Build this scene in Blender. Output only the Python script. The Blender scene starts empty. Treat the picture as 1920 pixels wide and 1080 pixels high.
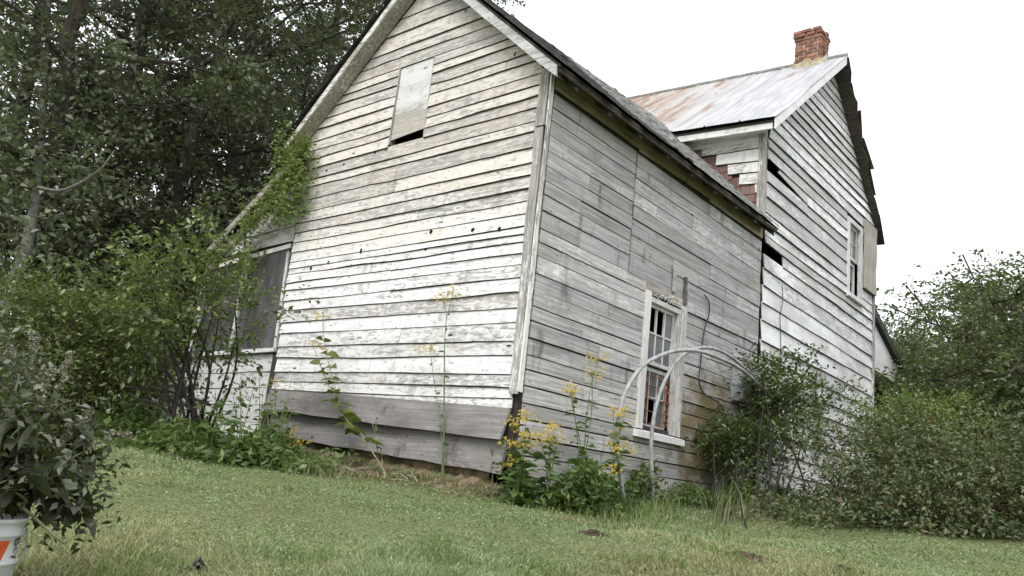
import bpy, math, random
import numpy as np
from mathutils import Vector, Matrix

# ------------------------------------------------------------------ camera, world, sun, exposure
scene = bpy.context.scene
F_PX = 1540.0
YAW, PITCH, ROLL = math.radians(-40.9), math.radians(13.4), math.radians(6.25)
CAM = np.array([4.596, -5.568, -0.772])


def cam_rows():
    ca, sa = math.cos(YAW), math.sin(YAW)
    cb, sb = math.cos(PITCH), math.sin(PITCH)
    cc, sc = math.cos(ROLL), math.sin(ROLL)
    f = np.array([sa * cb, ca * cb, sb])
    r = np.array([ca, -sa, 0.0])
    u = np.cross(r, f)
    return np.array([cc * r + sc * u, -sc * r + cc * u, f])


RC = cam_rows()
cam_data = bpy.data.cameras.new("camera")
cam = bpy.data.objects.new("camera", cam_data)
scene.collection.objects.link(cam)
cam_data.sensor_width = 36.0
cam_data.lens = 36.0 * F_PX / 1920.0
cam_data.clip_start = 0.05
cam_data.clip_end = 2000.0
cam.matrix_world = Matrix(((RC[0][0], RC[1][0], -RC[2][0], CAM[0]),
                           (RC[0][1], RC[1][1], -RC[2][1], CAM[1]),
                           (RC[0][2], RC[1][2], -RC[2][2], CAM[2]),
                           (0, 0, 0, 1)))
scene.camera = cam

SUN_EL, SUN_DIR = math.radians(52), np.array([0.35, -0.94])      # overcast: a wide soft sun over the photographer's shoulder
world = bpy.data.worlds.new("World")
scene.world = world
world.use_nodes = True
wn = world.node_tree
wn.nodes.clear()
sky = wn.nodes.new("ShaderNodeTexSky")
sky.sky_type = 'NISHITA'
sky.sun_disc = False
sky.sun_elevation = SUN_EL
sky.sun_rotation = math.atan2(SUN_DIR[0], SUN_DIR[1])
sky.dust_density = 4.0
hs = wn.nodes.new("ShaderNodeHueSaturation")
hs.inputs['Saturation'].default_value = 0.10
mixw = wn.nodes.new("ShaderNodeMixRGB")                            # the closed cloud layer: white with only a little of the sky's own gradient
mixw.inputs[0].default_value = 0.86
mixw.inputs[2].default_value = (9.0, 9.25, 9.75, 1)
bg = wn.nodes.new("ShaderNodeBackground")
bg.inputs[1].default_value = 0.10
wo = wn.nodes.new("ShaderNodeOutputWorld")
wn.links.new(sky.outputs[0], hs.inputs['Color'])
wn.links.new(hs.outputs[0], mixw.inputs[1])
wn.links.new(mixw.outputs[0], bg.inputs[0])
wn.links.new(bg.outputs[0], wo.inputs[0])

sun_data = bpy.data.lights.new("sun", 'SUN')
sun_data.energy = 1.3
sun_data.angle = math.radians(25)
sun_data.color = (1.0, 0.98, 0.96)
sun = bpy.data.objects.new("sun", sun_data)
scene.collection.objects.link(sun)
sd = Vector((SUN_DIR[0] * math.cos(SUN_EL), SUN_DIR[1] * math.cos(SUN_EL), math.sin(SUN_EL)))
sun.rotation_euler = sd.to_track_quat('Z', 'Y').to_euler()

scene.view_settings.view_transform = 'Standard'
scene.view_settings.look = 'None'
scene.view_settings.gamma = 1.0
scene.view_settings.use_curve_mapping = False
scene.view_settings.exposure = 0.95
scene.cycles.max_bounces = 6
scene.cycles.diffuse_bounces = 4
scene.cycles.transparent_max_bounces = 6

# ------------------------------------------------------------------ survey helpers: the photograph's rays met with real planes of the place
def ray(px, py):
    d = np.array([(px - 960) / F_PX, -(py - 540) / F_PX, 1.0])
    return RC.T @ d


def on_x(px, py, x=0.0):
    r = ray(px, py)
    return CAM + r * ((x - CAM[0]) / r[0])


def on_y(px, py, y=0.0):
    r = ray(px, py)
    return CAM + r * ((y - CAM[1]) / r[1])


def at(px, py, dist):
    r = ray(px, py)
    return CAM + r / math.hypot(r[0], r[1]) * dist


_D = np.array([0, 1.2, 2.6, 3.5, 4.6, 6.0, 7.5, 9.5, 14, 25, 60, 400])
_H = np.array([-1.72, -1.5, -1.26, -1.13, -1.0, -0.91, -0.85, -0.74, -0.58, -0.3, 0.6, 4.0])
_XS = np.linspace(0, 400, 8001)
_HS = np.interp(_XS, _D, _H)
_k = np.ones(31) / 31
_HS[15:600] = np.convolve(_HS, _k, 'same')[15:600]


def lawn_level(x, y):
    x = np.asarray(x, float); y = np.asarray(y, float)
    d = np.hypot(x - CAM[0], y - CAM[1])
    h = np.interp(d, _XS, _HS)
    h = h + 0.025 * np.clip(y - 1.5, 0, 6) * np.clip((x + 1.0) / 2.0, 0, 1)
    h = h - 0.13 * np.exp(-((x - 1.3) ** 2 / 2.2 + (y - 0.9) ** 2 / 3.4))
    h = h + 0.018 * np.sin(x * 2.1 + 0.6 * y) * np.sin(y * 1.7 - 0.3 * x) + 0.01 * np.sin(x * 5.3 + y * 3.1)
    return h


def ground(x, y):
    """the lawn, with the soil that has washed up against the gable wall"""
    x = np.asarray(x, float); y = np.asarray(y, float)
    g = lawn_level(x, y)
    q = np.clip((0.02 - y) / 0.62, 0, 1)
    inside = np.clip((x + 3.75) / 0.25, 0, 1) * np.clip((0.06 - x) / 0.15, 0, 1) * (y < 0.3)
    return g + np.maximum(0.0, np.interp(x, [-3.7, 0], [-0.53, -0.77]) - g) * (1 - q) ** 2.2 * inside


def gpt(x, y, dz=0.0):
    return np.array([x, y, float(ground(x, y)) + dz])


def ground_at(px, dist, dz=0.0):
    p = at(px, 700, dist)
    # walk down the column of the picture keeping the distance
    return gpt(p[0], p[1], dz)


# ------------------------------------------------------------------ object helpers
WLOC = {}


def link(o):
    scene.collection.objects.link(o)
    return o


def thing(name, label, cat, loc=(0, 0, 0), group=None):
    o = link(bpy.data.objects.new(name, None))
    o.location = loc
    WLOC[o.name] = np.array(loc, float)
    o["label"] = label
    o["category"] = cat
    if group:
        o["group"] = group
    o.empty_display_size = 0.1
    return o


def place(o, parent):
    if parent is not None:
        o.parent = parent
        off = WLOC.get(parent.name, np.zeros(3))
        o.location = tuple(-off)
    WLOC[o.name] = np.zeros(3)
    return o


def mesh_from(name, verts, faces, mat=None, smooth=False):
    me = bpy.data.meshes.new(name)
    me.from_pydata([tuple(map(float, v)) for v in verts], [], faces)
    if mat:
        me.materials.append(mat)
    if smooth:
        me.polygons.foreach_set("use_smooth", [True] * len(me.polygons))
    me.update()
    return me


def obj(name, verts, faces, mat=None, parent=None, smooth=False, label=None):
    o = link(bpy.data.objects.new(name, mesh_from(name, verts, faces, mat, smooth)))
    place(o, parent)
    if label:
        o["label"] = label
    return o


def mesh_np(name, verts, tris, mat=None, smooth=False):
    verts = np.ascontiguousarray(verts, np.float32)
    tris = np.ascontiguousarray(tris, np.int32)
    k = tris.shape[1]
    me = bpy.data.meshes.new(name)
    me.vertices.add(len(verts))
    me.vertices.foreach_set("co", verts.ravel())
    me.loops.add(tris.size)
    me.loops.foreach_set("vertex_index", tris.ravel())
    me.polygons.add(len(tris))
    me.polygons.foreach_set("loop_start", np.arange(0, tris.size, k, dtype=np.int32))
    me.polygons.foreach_set("loop_total", np.full(len(tris), k, np.int32))
    if smooth:
        me.polygons.foreach_set("use_smooth", np.ones(len(tris), bool))
    if mat:
        me.materials.append(mat)
    me.update(calc_edges=True)
    me.validate()
    return me


def obj_np(name, verts, tris, mat=None, parent=None, smooth=False, label=None):
    o = link(bpy.data.objects.new(name, mesh_np(name, verts, tris, mat, smooth)))
    place(o, parent)
    if label:
        o["label"] = label
    return o


def kind(o, k):
    o["kind"] = k
    return o


class MB:
    """collects boxes, tubes and polygons that become ONE mesh"""
    def __init__(self):
        self.v, self.f = [], []

    def add(self, v, f):
        n = len(self.v)
        self.v += [tuple(map(float, p)) for p in v]
        self.f += [tuple(i + n for i in q) for q in f]
        return self

    def box(self, lo, hi):
        (a, b, c), (d, e, g) = lo, hi
        v = [(a, b, c), (d, b, c), (d, e, c), (a, e, c), (a, b, g), (d, b, g), (d, e, g), (a, e, g)]
        return self.add(v, [(0, 3, 2, 1), (4, 5, 6, 7), (0, 1, 5, 4), (1, 2, 6, 5), (2, 3, 7, 6), (3, 0, 4, 7)])

    def hexa(self, p):          # 8 corners, bottom loop then top loop
        return self.add(p, [(0, 3, 2, 1), (4, 5, 6, 7), (0, 1, 5, 4), (1, 2, 6, 5), (2, 3, 7, 6), (3, 0, 4, 7)])

    def tube(self, pts, rad, n=6, cap=True):
        pts = np.asarray(pts, float)
        m = len(pts)
        rad = np.broadcast_to(np.asarray(rad, float), (m,)) if np.ndim(rad) else np.full(m, float(rad))
        t = np.gradient(pts, axis=0)
        t /= np.linalg.norm(t, axis=1)[:, None] + 1e-9
        ref = np.array([0.31, 0.17, 0.93]) if abs(t[0][2]) < 0.8 else np.array([0.9, 0.3, 0.1])
        v = []
        for i in range(m):
            a = np.cross(t[i], ref); a /= np.linalg.norm(a) + 1e-9
            b = np.cross(t[i], a)
            for k in range(n):
                an = 2 * math.pi * k / n
                v.append(pts[i] + rad[i] * (math.cos(an) * a + math.sin(an) * b))
        f = []
        for i in range(m - 1):
            for k in range(n):
                f.append((i * n + k, i * n + (k + 1) % n, (i + 1) * n + (k + 1) % n, (i + 1) * n + k))
        if cap:
            f.append(tuple(range(n))[::-1]); f.append(tuple((m - 1) * n + k for k in range(n)))
        return self.add(v, f)

    def build(self, name, mat=None, parent=None, smooth=False, label=None):
        return obj(name, self.v, self.f, mat, parent, smooth, label)


def spline(pts, n=24):
    pts = np.asarray(pts, float)
    t = np.zeros(len(pts)); t[1:] = np.cumsum(np.linalg.norm(np.diff(pts, axis=0), axis=1))
    m = np.gradient(pts, t, axis=0)
    s = np.linspace(0, t[-1], n)
    out = []
    for x in s:
        i = min(max(np.searchsorted(t, x) - 1, 0), len(pts) - 2)
        h = t[i + 1] - t[i]; u = (x - t[i]) / h
        out.append((2*u**3 - 3*u**2 + 1) * pts[i] + (u**3 - 2*u**2 + u) * h * m[i] + (-2*u**3 + 3*u**2) * pts[i+1] + (u**3 - u**2) * h * m[i+1])
    return np.array(out)


# ------------------------------------------------------------------ materials
class NT:
    def __init__(self, name):
        self.m = bpy.data.materials.new(name)
        self.m.use_nodes = True
        self.t = self.m.node_tree
        self.t.nodes.clear()
        self.out = self.t.nodes.new("ShaderNodeOutputMaterial")

    def n(self, typ, **kw):
        nd = self.t.nodes.new("ShaderNode" + typ)
        ins = kw.pop('ins', {})
        for k, v in kw.items():
            setattr(nd, k, v)
        for k, v in ins.items():
            self.set(nd.inputs[k], v)
        return nd

    def set(self, sock, v):
        if isinstance(v, bpy.types.NodeSocket):
            self.t.links.new(v, sock)
        elif isinstance(v, bpy.types.Node):
            self.t.links.new(v.outputs[0], sock)
        else:
            if hasattr(sock.default_value, '__len__') and len(sock.default_value) == 4 and len(v) == 3:
                v = (*v, 1)
            sock.default_value = v

    def math(self, op, a, b=None, c=None, clamp=False):
        nd = self.n("Math", operation=op, use_clamp=clamp)
        for i, v in enumerate((a, b, c)):
            if v is not None:
                self.set(nd.inputs[i], v)
        return nd.outputs[0]

    def vmath(self, op, a, b):
        nd = self.n("VectorMath", operation=op)
        self.set(nd.inputs[0], a); self.set(nd.inputs[1], b)
        return nd.outputs[0]

    def noise(self, vec, scale=1.0, detail=4.0, rough=0.55, dist=0.0):
        nd = self.n("TexNoise", ins={'Vector': vec, 'Scale': scale, 'Detail': detail, 'Roughness': rough, 'Distortion': dist})
        return nd.outputs[0]

    def mapr(self, v, a, b, c=0.0, d=1.0, smooth=True):
        nd = self.n("MapRange", ins={0: v, 1: a, 2: b, 3: c, 4: d})
        if smooth:
            nd.interpolation_type = 'SMOOTHSTEP'
        return nd.outputs[0]

    def mix(self, fac, a, b, mode='MIX'):
        nd = self.n("MixRGB", blend_type=mode)
        self.set(nd.inputs[0], fac); self.set(nd.inputs[1], a); self.set(nd.inputs[2], b)
        return nd.outputs[0]

    def obj_coord(self, jitter=True):
        tc = self.n("TexCoord").outputs['Object']
        if not jitter:
            return tc
        r = self.n("ObjectInfo").outputs['Random']
        cx = self.n("CombineXYZ", ins={0: self.math('MULTIPLY', r, 37.3), 1: self.math('MULTIPLY', r, 91.7), 2: self.math('MULTIPLY', r, 53.9)})
        return self.vmath('ADD', tc, cx.outputs[0])

    def scaled(self, vec, s):
        return self.vmath('MULTIPLY', vec, s)

    def finish(self, color, rough=0.85, bump=None, bump_strength=0.3, bump_dist=0.01, spec=0.25, metallic=0.0):
        p = self.n("BsdfPrincipled", ins={'Roughness': rough, 'Metallic': metallic, 'Specular IOR Level': spec})
        self.set(p.inputs['Base Color'], color)
        if bump is not None:
            b = self.n("Bump", ins={'Strength': bump_strength, 'Distance': bump_dist, 'Height': bump})
            self.t.links.new(b.outputs[0], p.inputs['Normal'])
        self.t.links.new(p.outputs[0], self.out.inputs[0])
        return self.m


def wood(name, axis, dark, light, paint, cov_lo, cov_hi, zlo, zhi, tan=None, tan_amt=0.0, streak=0.5, knots=0.6, tone=0.35,
         mildew=None, paint_scale=1.0, soft=0.05, contrast=1.0, cream=None, stain=None, smear=0.0, flake=0.6):
    """weathered board: bare grain, what is left of the paint (more or less of it by height), rain streaks and knots"""
    t = NT(name)
    raw = t.obj_coord(False)
    v = t.obj_coord(True)
    rnd = t.n("ObjectInfo").outputs['Random']
    al, ac = (1.6, 42.0), (3.2, 17.0)
    def stretch(a, b):
        return (a, b, b) if axis == 'x' else (b, a, b) if axis == 'y' else (b, b, a)
    grain = t.noise(t.scaled(v, stretch(*al)), 1.0, 6, 0.65, 0.4)
    blot = t.noise(t.scaled(v, stretch(1.3, 3.2)), 1.0, 5, 0.6)
    fleck = t.noise(t.scaled(v, stretch(9.0 * paint_scale, 38.0 * paint_scale)), 1.0, 8, 0.72, 0.6)
    z = t.n("SeparateXYZ", ins={0: raw}).outputs[2]
    bare = t.mix(t.mapr(grain, 0.5 - 0.18 / contrast, 0.5 + 0.18 / contrast), dark, light)
    if tan is not None:
        bare = t.mix(t.math('MULTIPLY', t.mapr(blot, 0.42, 0.66), tan_amt), bare, tan)
    cov = t.mapr(z, zlo, zhi, cov_lo, cov_hi, False)
    cov = t.math('ADD', cov, t.math('MULTIPLY', t.math('SUBTRACT', rnd, 0.5), 0.22))
    pn = t.math('ADD', t.math('MULTIPLY', fleck, flake), t.math('ADD', t.math('MULTIPLY', blot, 0.94 - flake), t.math('MULTIPLY', grain, 0.16)))
    # pn is about 0.55 +- 0.12 : turn coverage into a threshold
    thr = t.math('SUBTRACT', 0.80, t.math('MULTIPLY', cov, 0.50))
    mask = t.mapr(t.math('SUBTRACT', pn, thr), -soft, soft)
    pc = t.mix(t.mapr(t.noise(t.scaled(v, stretch(0.9, 6)), 1, 3), 0.35, 0.7), paint, tuple(c * 0.86 for c in paint))
    if cream is not None:                            # paint that has yellowed where the eaves keep the rain off
        pc = t.mix(t.mapr(t.math('ADD', z, t.math('MULTIPLY', t.math('SUBTRACT', blot, 0.5), 2.5)), cream[1], cream[2]), pc, cream[0])
    col = t.mix(mask, bare, pc)
    if stain is not None:                            # brown rot and algae that has soaked into the planks
        (cx_, cy_, cz_), (rx_, ry_, rz_), scol, samt = stain
        dv = t.vmath('DIVIDE', t.vmath('SUBTRACT', raw, (cx_, cy_, cz_)), (rx_, ry_, rz_))
        ln_ = t.n("VectorMath", operation='LENGTH'); t.set(ln_.inputs[0], dv)
        sf = t.mapr(t.math('ADD', ln_.outputs['Value'], t.math('MULTIPLY', t.math('SUBTRACT', t.noise(t.scaled(raw, (3, 3, 5)), 1, 5, 0.6), 0.5), 2.2)), 0.4, 1.0, samt, 0.0)
        col = t.mix(sf, col, scol)
    if mildew is not None:
        mz = t.noise(t.scaled(v, stretch(1.1, 2.4)), 1.0, 6, 0.6)
        col = t.mix(t.math('MULTIPLY', t.mapr(mz, 0.44, 0.62), mildew[1]), col, mildew[0])
    st = t.noise(t.scaled(raw, (7.0, 7.0, 1.3)), 1.0, 5, 0.6, 0.3)
    st2 = t.noise(t.scaled(v, (2.1, 2.1, 2.6)), 1.0, 4, 0.6)
    sm = t.math('MULTIPLY', t.mapr(st, 0.53, 0.74), t.math('MULTIPLY', t.mapr(st2, 0.42, 0.62), streak))
    col = t.mix(sm, col, tuple(c * 0.55 for c in dark))
    if smear:                                        # short grey weather smears across single boards
        sv_ = t.noise(t.scaled(v, stretch(5.0, 9.0)), 1.0, 5, 0.65, 0.8)
        col = t.mix(t.math('MULTIPLY', t.mapr(sv_, 0.55, 0.72), smear), col, (0.27, 0.25, 0.23))
        gr_ = t.noise(t.scaled(v, stretch(26.0, 70.0)), 1.0, 6, 0.75)
        col = t.mix(t.math('MULTIPLY', t.mapr(gr_, 0.52, 0.68), smear * 0.6), col, (0.36, 0.34, 0.31))
    vo = t.n("TexVoronoi", ins={'Vector': t.scaled(v, stretch(2.3, 6.5)), 'Scale': 1.0})
    kn = t.math('MULTIPLY', t.mapr(vo.outputs[0], 0.05, 0.10, 1.0, 0.0), knots)
    kk = t.math('MULTIPLY', kn, t.mapr(t.noise(t.scaled(v, (1.9, 1.9, 1.9))), 0.5, 0.56))
    col = t.mix(kk, col, (0.05, 0.038, 0.028))
    vn = t.n("TexVoronoi", ins={'Vector': t.scaled(v, stretch(5.5, 13.0)), 'Scale': 1.0})          # nail heads and pin knots
    nl = t.math('MULTIPLY', t.mapr(vn.outputs[0], 0.07, 0.12, 1.0, 0.0), t.mapr(t.noise(t.scaled(v, (2.7, 2.7, 2.7))), 0.48, 0.54))
    col = t.mix(t.math('MULTIPLY', nl, 0.8 * min(knots, 1.0)), col, (0.06, 0.05, 0.042))
    tn = t.math('ADD', 1.0 - tone / 2, t.math('MULTIPLY', rnd, tone))
    col = t.mix(1.0, col, t.n("CombineXYZ", ins={0: tn, 1: tn, 2: tn}).outputs[0], 'MULTIPLY')
    h = t.math('ADD', t.math('MULTIPLY', grain, 0.7), t.math('MULTIPLY', mask, 0.25))
    return t.finish(col, 0.82, h, 0.55, 0.006, 0.2)


def leaf_mat(name, c1, c2, c3=None, rare=0.06, trans=0.35, rough=0.5, spec=0.4, patch=None):
    t = NT(name)
    r = t.n("NewGeometry").outputs['Random Per Island']
    tone = t.noise(t.n("TexCoord").outputs['Object'], 1.9, 5, 0.62)
    fac = t.math('ADD', t.math('MULTIPLY', r, 0.45), t.math('MULTIPLY', t.mapr(tone, 0.38, 0.62), 0.55))
    col = t.mix(fac, c1, c2)
    if c3 is not None:
        r2 = t.math('FRACT', t.math('MULTIPLY', r, 37.13))
        col = t.mix(t.math('LESS_THAN', r2, rare), col, c3)
    if patch is not None:                            # yellowed patches of the sward
        pz = t.noise(t.n("TexCoord").outputs['Object'], 0.85, 6, 0.65)
        col = t.mix(t.math('MULTIPLY', t.mapr(pz, 0.46, 0.62), 0.8), col, patch)
    p = t.n("BsdfPrincipled", ins={'Roughness': rough, 'Specular IOR Level': spec})
    t.set(p.inputs['Base Color'], col)
    tr = t.n("BsdfTranslucent")
    t.set(tr.inputs[0], t.mix(0.5, col, (0.16, 0.22, 0.03), 'MIX'))
    ms = t.n("MixShader", ins={0: trans})
    t.t.links.new(p.outputs[0], ms.inputs[1])
    t.t.links.new(tr.outputs[0], ms.inputs[2])
    t.t.links.new(ms.outputs[0], t.out.inputs[0])
    return t.m


def simple(name, col, rough=0.8, var=0.25, scale=8.0, metallic=0.0, spec=0.3, col2=None, stretch=(1, 1, 1), thr=(0.35, 0.65), bump=0.2, tone=0.0):
    t = NT(name)
    v = t.scaled(t.obj_coord(True), stretch)
    nz = t.noise(v, scale, 6, 0.62)
    c2 = col2 if col2 is not None else tuple(c * (1 - var) for c in col)
    c = t.mix(t.mapr(nz, *thr), col, c2)
    if tone:
        tn = t.math('ADD', 1.0 - tone / 2, t.math('MULTIPLY', t.n("ObjectInfo").outputs['Random'], tone))
        c = t.mix(1.0, c, t.n("CombineXYZ", ins={0: tn, 1: tn, 2: tn}).outputs[0], 'MULTIPLY')
    return t.finish(c, rough, nz, bump, 0.01, spec, metallic)


M = {}
M['gable'] = wood('gable_clapboard', 'x', (0.27, 0.255, 0.24), (0.53, 0.515, 0.49), (0.785, 0.78, 0.765), 0.60, 0.52, 0.4, 2.3,
                  tan=(0.55, 0.465, 0.38), tan_amt=0.6, streak=0.55, knots=1.0, tone=0.2, soft=0.045, cream=((0.635, 0.59, 0.53), 0.9, 2.4), smear=0.58, flake=0.85)
M['side'] = wood('bare_plank', 'y', (0.235, 0.228, 0.222), (0.54, 0.53, 0.52), (0.70, 0.695, 0.69), 0.24, 0.34, -0.6, 3.0,
                 tan=(0.42, 0.37, 0.315), tan_amt=0.40, streak=1.0, knots=1.0, tone=0.34, soft=0.08, contrast=0.85, smear=0.8,
                 stain=((0.0, 3.55, 0.0), (1.0, 1.1, 0.9), (0.19, 0.145, 0.07), 0.95))
M['main'] = wood('tall_gable_clapboard', 'y', (0.36, 0.355, 0.345), (0.58, 0.575, 0.56), (0.82, 0.83, 0.84), 0.92, 0.45, 1.3, 3.0,
                 streak=0.3, knots=0.3, tone=0.16, mildew=((0.40, 0.39, 0.33), 0.5), paint_scale=0.7, soft=0.07, contrast=0.8)
M['eavewall'] = wood('upper_clapboard', 'x', (0.22, 0.21, 0.19), (0.45, 0.44, 0.41), (0.72, 0.71, 0.67), 0.5, 0.5, 3, 5, streak=0.4, tone=0.2)
M['trim'] = wood('corner_trim_wood', 'z', (0.19, 0.18, 0.165), (0.42, 0.40, 0.37), (0.74, 0.73, 0.69), 0.55, 0.35, 0.2, 2.4, streak=0.4, tone=0.1)
M['rake'] = wood('rake_wood', 'x', (0.20, 0.18, 0.155), (0.42, 0.39, 0.34), (0.70, 0.69, 0.66), 0.35, 0.45, 2.5, 5, streak=0.5, tone=0.15)
M['rakew'] = wood('rake_white', 'x', (0.26, 0.25, 0.24), (0.5, 0.48, 0.46), (0.62, 0.62, 0.61), 0.58, 0.62, 2.5, 5, streak=0.7, tone=0.1, smear=0.6)
M['fascia'] = wood('eave_fascia_wood', 'x', (0.26, 0.25, 0.23), (0.48, 0.47, 0.44), (0.76, 0.75, 0.72), 0.6, 0.6, 3, 5, streak=0.3, tone=0.1)
M['rakey'] = wood('gable_rake_white', 'y', (0.28, 0.27, 0.26), (0.5, 0.49, 0.47), (0.80, 0.80, 0.80), 0.7, 0.75, 4, 7, streak=0.2, tone=0.1)
M['skirt'] = wood('skirt_plank', 'x', (0.15, 0.138, 0.13), (0.30, 0.287, 0.278), (0.50, 0.495, 0.485), 0.28, 0.22, -0.8, 0,
                  tan=(0.135, 0.117, 0.106), tan_amt=0.8, streak=1.0, knots=1.0, tone=0.2, contrast=0.6, smear=0.5, soft=0.08, paint_scale=1.6)
M['frieze'] = wood('frieze_plank', 'y', (0.17, 0.145, 0.12), (0.46, 0.41, 0.35), (0.6, 0.56, 0.52), 0.2, 0.2, 0, 4,
                   tan=(0.55, 0.42, 0.31), tan_amt=0.8, streak=0.3, knots=0.4, tone=0.2)
M['windowwood'] = wood('window_wood', 'z', (0.30, 0.28, 0.26), (0.52, 0.50, 0.47), (0.66, 0.65, 0.63), 0.60, 0.60, 0, 4, streak=0.5, knots=0.1, tone=0.12, smear=0.4)
M['sill'] = wood('sill_wood', 'y', (0.22, 0.21, 0.19), (0.45, 0.43, 0.41), (0.74, 0.73, 0.71), 0.72, 0.72, 0, 4, streak=0.5, knots=0.1, tone=0.1)
M['patch'] = wood('patch_plank', 'x', (0.34, 0.315, 0.285), (0.52, 0.485, 0.44), (0.66, 0.655, 0.645), 0.22, 0.85, 3.0, 3.5,
                  tan=(0.45, 0.39, 0.32), tan_amt=0.5, streak=0.4, knots=0.8, tone=0.12, smear=0.5)
M['porch'] = wood('porch_board', 'x', (0.24, 0.235, 0.22), (0.46, 0.45, 0.43), (0.72, 0.72, 0.70), 0.72, 0.62, 0.2, 2.0, streak=0.6, tone=0.2, smear=0.5)
M['plywood'] = wood('shutter_board', 'z', (0.26, 0.235, 0.20), (0.42, 0.39, 0.35), (0.6, 0.58, 0.55), 0.2, 0.2, 3, 5, streak=0.3, knots=0.2, tone=0.1)
M['batten'] = wood('batten_wood', 'z', (0.08, 0.075, 0.07), (0.22, 0.21, 0.20), (0.4, 0.4, 0.4), 0.1, 0.1, 0, 4, streak=0.3, tone=0.5)
M['butt'] = simple('shadow_butt_edge', (0.05, 0.045, 0.04), 0.95, 0.4, 9)  # unpainted clapboard edges, with the shade of the joints in their colour
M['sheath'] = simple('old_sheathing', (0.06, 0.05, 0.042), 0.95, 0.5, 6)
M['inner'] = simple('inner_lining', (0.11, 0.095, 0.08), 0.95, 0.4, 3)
M['deck'] = simple('roof_deck_wood', (0.095, 0.08, 0.066), 0.95, 0.5, 5, stretch=(1, 8, 8))
M['shingle'] = simple('weathered_shingle', (0.34, 0.335, 0.32), 0.9, 0.5, 10, col2=(0.14, 0.135, 0.125), stretch=(2, 5, 2))
M['darkshingle'] = simple('dark_shingle', (0.075, 0.073, 0.07), 0.9, 0.5, 12)
M['red'] = simple('red_shingle', (0.195, 0.105, 0.083), 0.9, 0.4, 9, col2=(0.17, 0.12, 0.105), tone=0.6)
M['earth'] = simple('red_clay', (0.20, 0.145, 0.095), 0.98, 0.4, 7, col2=(0.075, 0.062, 0.036), bump=0.9, thr=(0.40, 0.60))
M['pipe'] = simple('galvanised_conduit', (0.36, 0.365, 0.37), 0.55, 0.3, 9, spec=0.4, col2=(0.20, 0.195, 0.185), thr=(0.4, 0.7))
M['boxmetal'] = simple('grey_box_metal', (0.36, 0.375, 0.385), 0.55, 0.2, 6, metallic=0.2)
M['cable'] = simple('black_cable', (0.05, 0.047, 0.045), 0.7, 0.3, 10)
M['rust'] = simple('rusty_iron', (0.27, 0.115, 0.045), 0.85, 0.5, 14, col2=(0.10, 0.045, 0.025))
M['bark'] = simple('tree_bark', (0.085, 0.07, 0.058), 0.95, 0.5, 6, stretch=(4, 4, 1))
M['palebark'] = simple('pale_bark', (0.15, 0.138, 0.122), 0.95, 0.4, 6, stretch=(4, 4, 1))
M['stem'] = simple('brown_stem', (0.03, 0.024, 0.02), 0.85, 0.4, 12)
M['redstem'] = simple('reddish_stem', (0.065, 0.024, 0.02), 0.85, 0.5, 12)
M['greenstem'] = simple('green_stem', (0.14, 0.20, 0.06), 0.7, 0.3, 12)
M['strawstem'] = simple('straw_stem', (0.25, 0.24, 0.14), 0.8, 0.3, 12)
M['brick'] = simple('red_brick', (0.30, 0.145, 0.10), 0.9, 0.4, 11, col2=(0.20, 0.10, 0.075), tone=0.9)
M['mortar'] = simple('old_mortar', (0.52, 0.48, 0.42), 0.95, 0.4, 14, col2=(0.30, 0.26, 0.18))
M['cloth'] = simple('faded_curtain', (0.33, 0.33, 0.335), 0.95, 0.3, 3, stretch=(6, 6, 1))
M['dark'] = simple('dark_scrap', (0.03, 0.03, 0.033), 0.6, 0.3, 20)

# panes: old dusty glass
t = NT('dusty_glass')
nz = t.noise(t.scaled(t.obj_coord(False), (2, 2, 1.2)), 1.5, 4, 0.6)
p1 = t.n("BsdfPrincipled", ins={'Base Color': (0.20, 0.21, 0.215, 1), 'Roughness': 0.25, 'Specular IOR Level': 0.5})
p2 = t.n("BsdfTransparent", ins={'Color': (0.75, 0.77, 0.78, 1)})
ms = t.n("MixShader")
t.set(ms.inputs[0], t.mapr(nz, 0.3, 0.7, 0.45, 0.12))
t.t.links.new(p1.outputs[0], ms.inputs[1]); t.t.links.new(p2.outputs[0], ms.inputs[2])
t.t.links.new(ms.outputs[0], t.out.inputs[0])
M['glass'] = t.m
t = NT('porch_screen')                                              # insect screen: part weave, part see-through
nz = t.noise(t.scaled(t.obj_coord(False), (1.2, 1.2, 0.6)), 1.6, 4, 0.6, 0.6)
p1 = t.n("BsdfPrincipled", ins={'Roughness': 0.6, 'Specular IOR Level': 0.3})
t.set(p1.inputs['Base Color'], t.mix(t.mapr(nz, 0.4, 0.65), (0.055, 0.058, 0.056), (0.17, 0.174, 0.17)))
p2 = t.n("BsdfTransparent", ins={'Color': (0.8, 0.8, 0.8, 1)})
ms = t.n("MixShader", ins={0: 0.35})
t.t.links.new(p1.outputs[0], ms.inputs[1]); t.t.links.new(p2.outputs[0], ms.inputs[2])
t.t.links.new(ms.outputs[0], t.out.inputs[0])
M['screen'] = t.m

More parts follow.
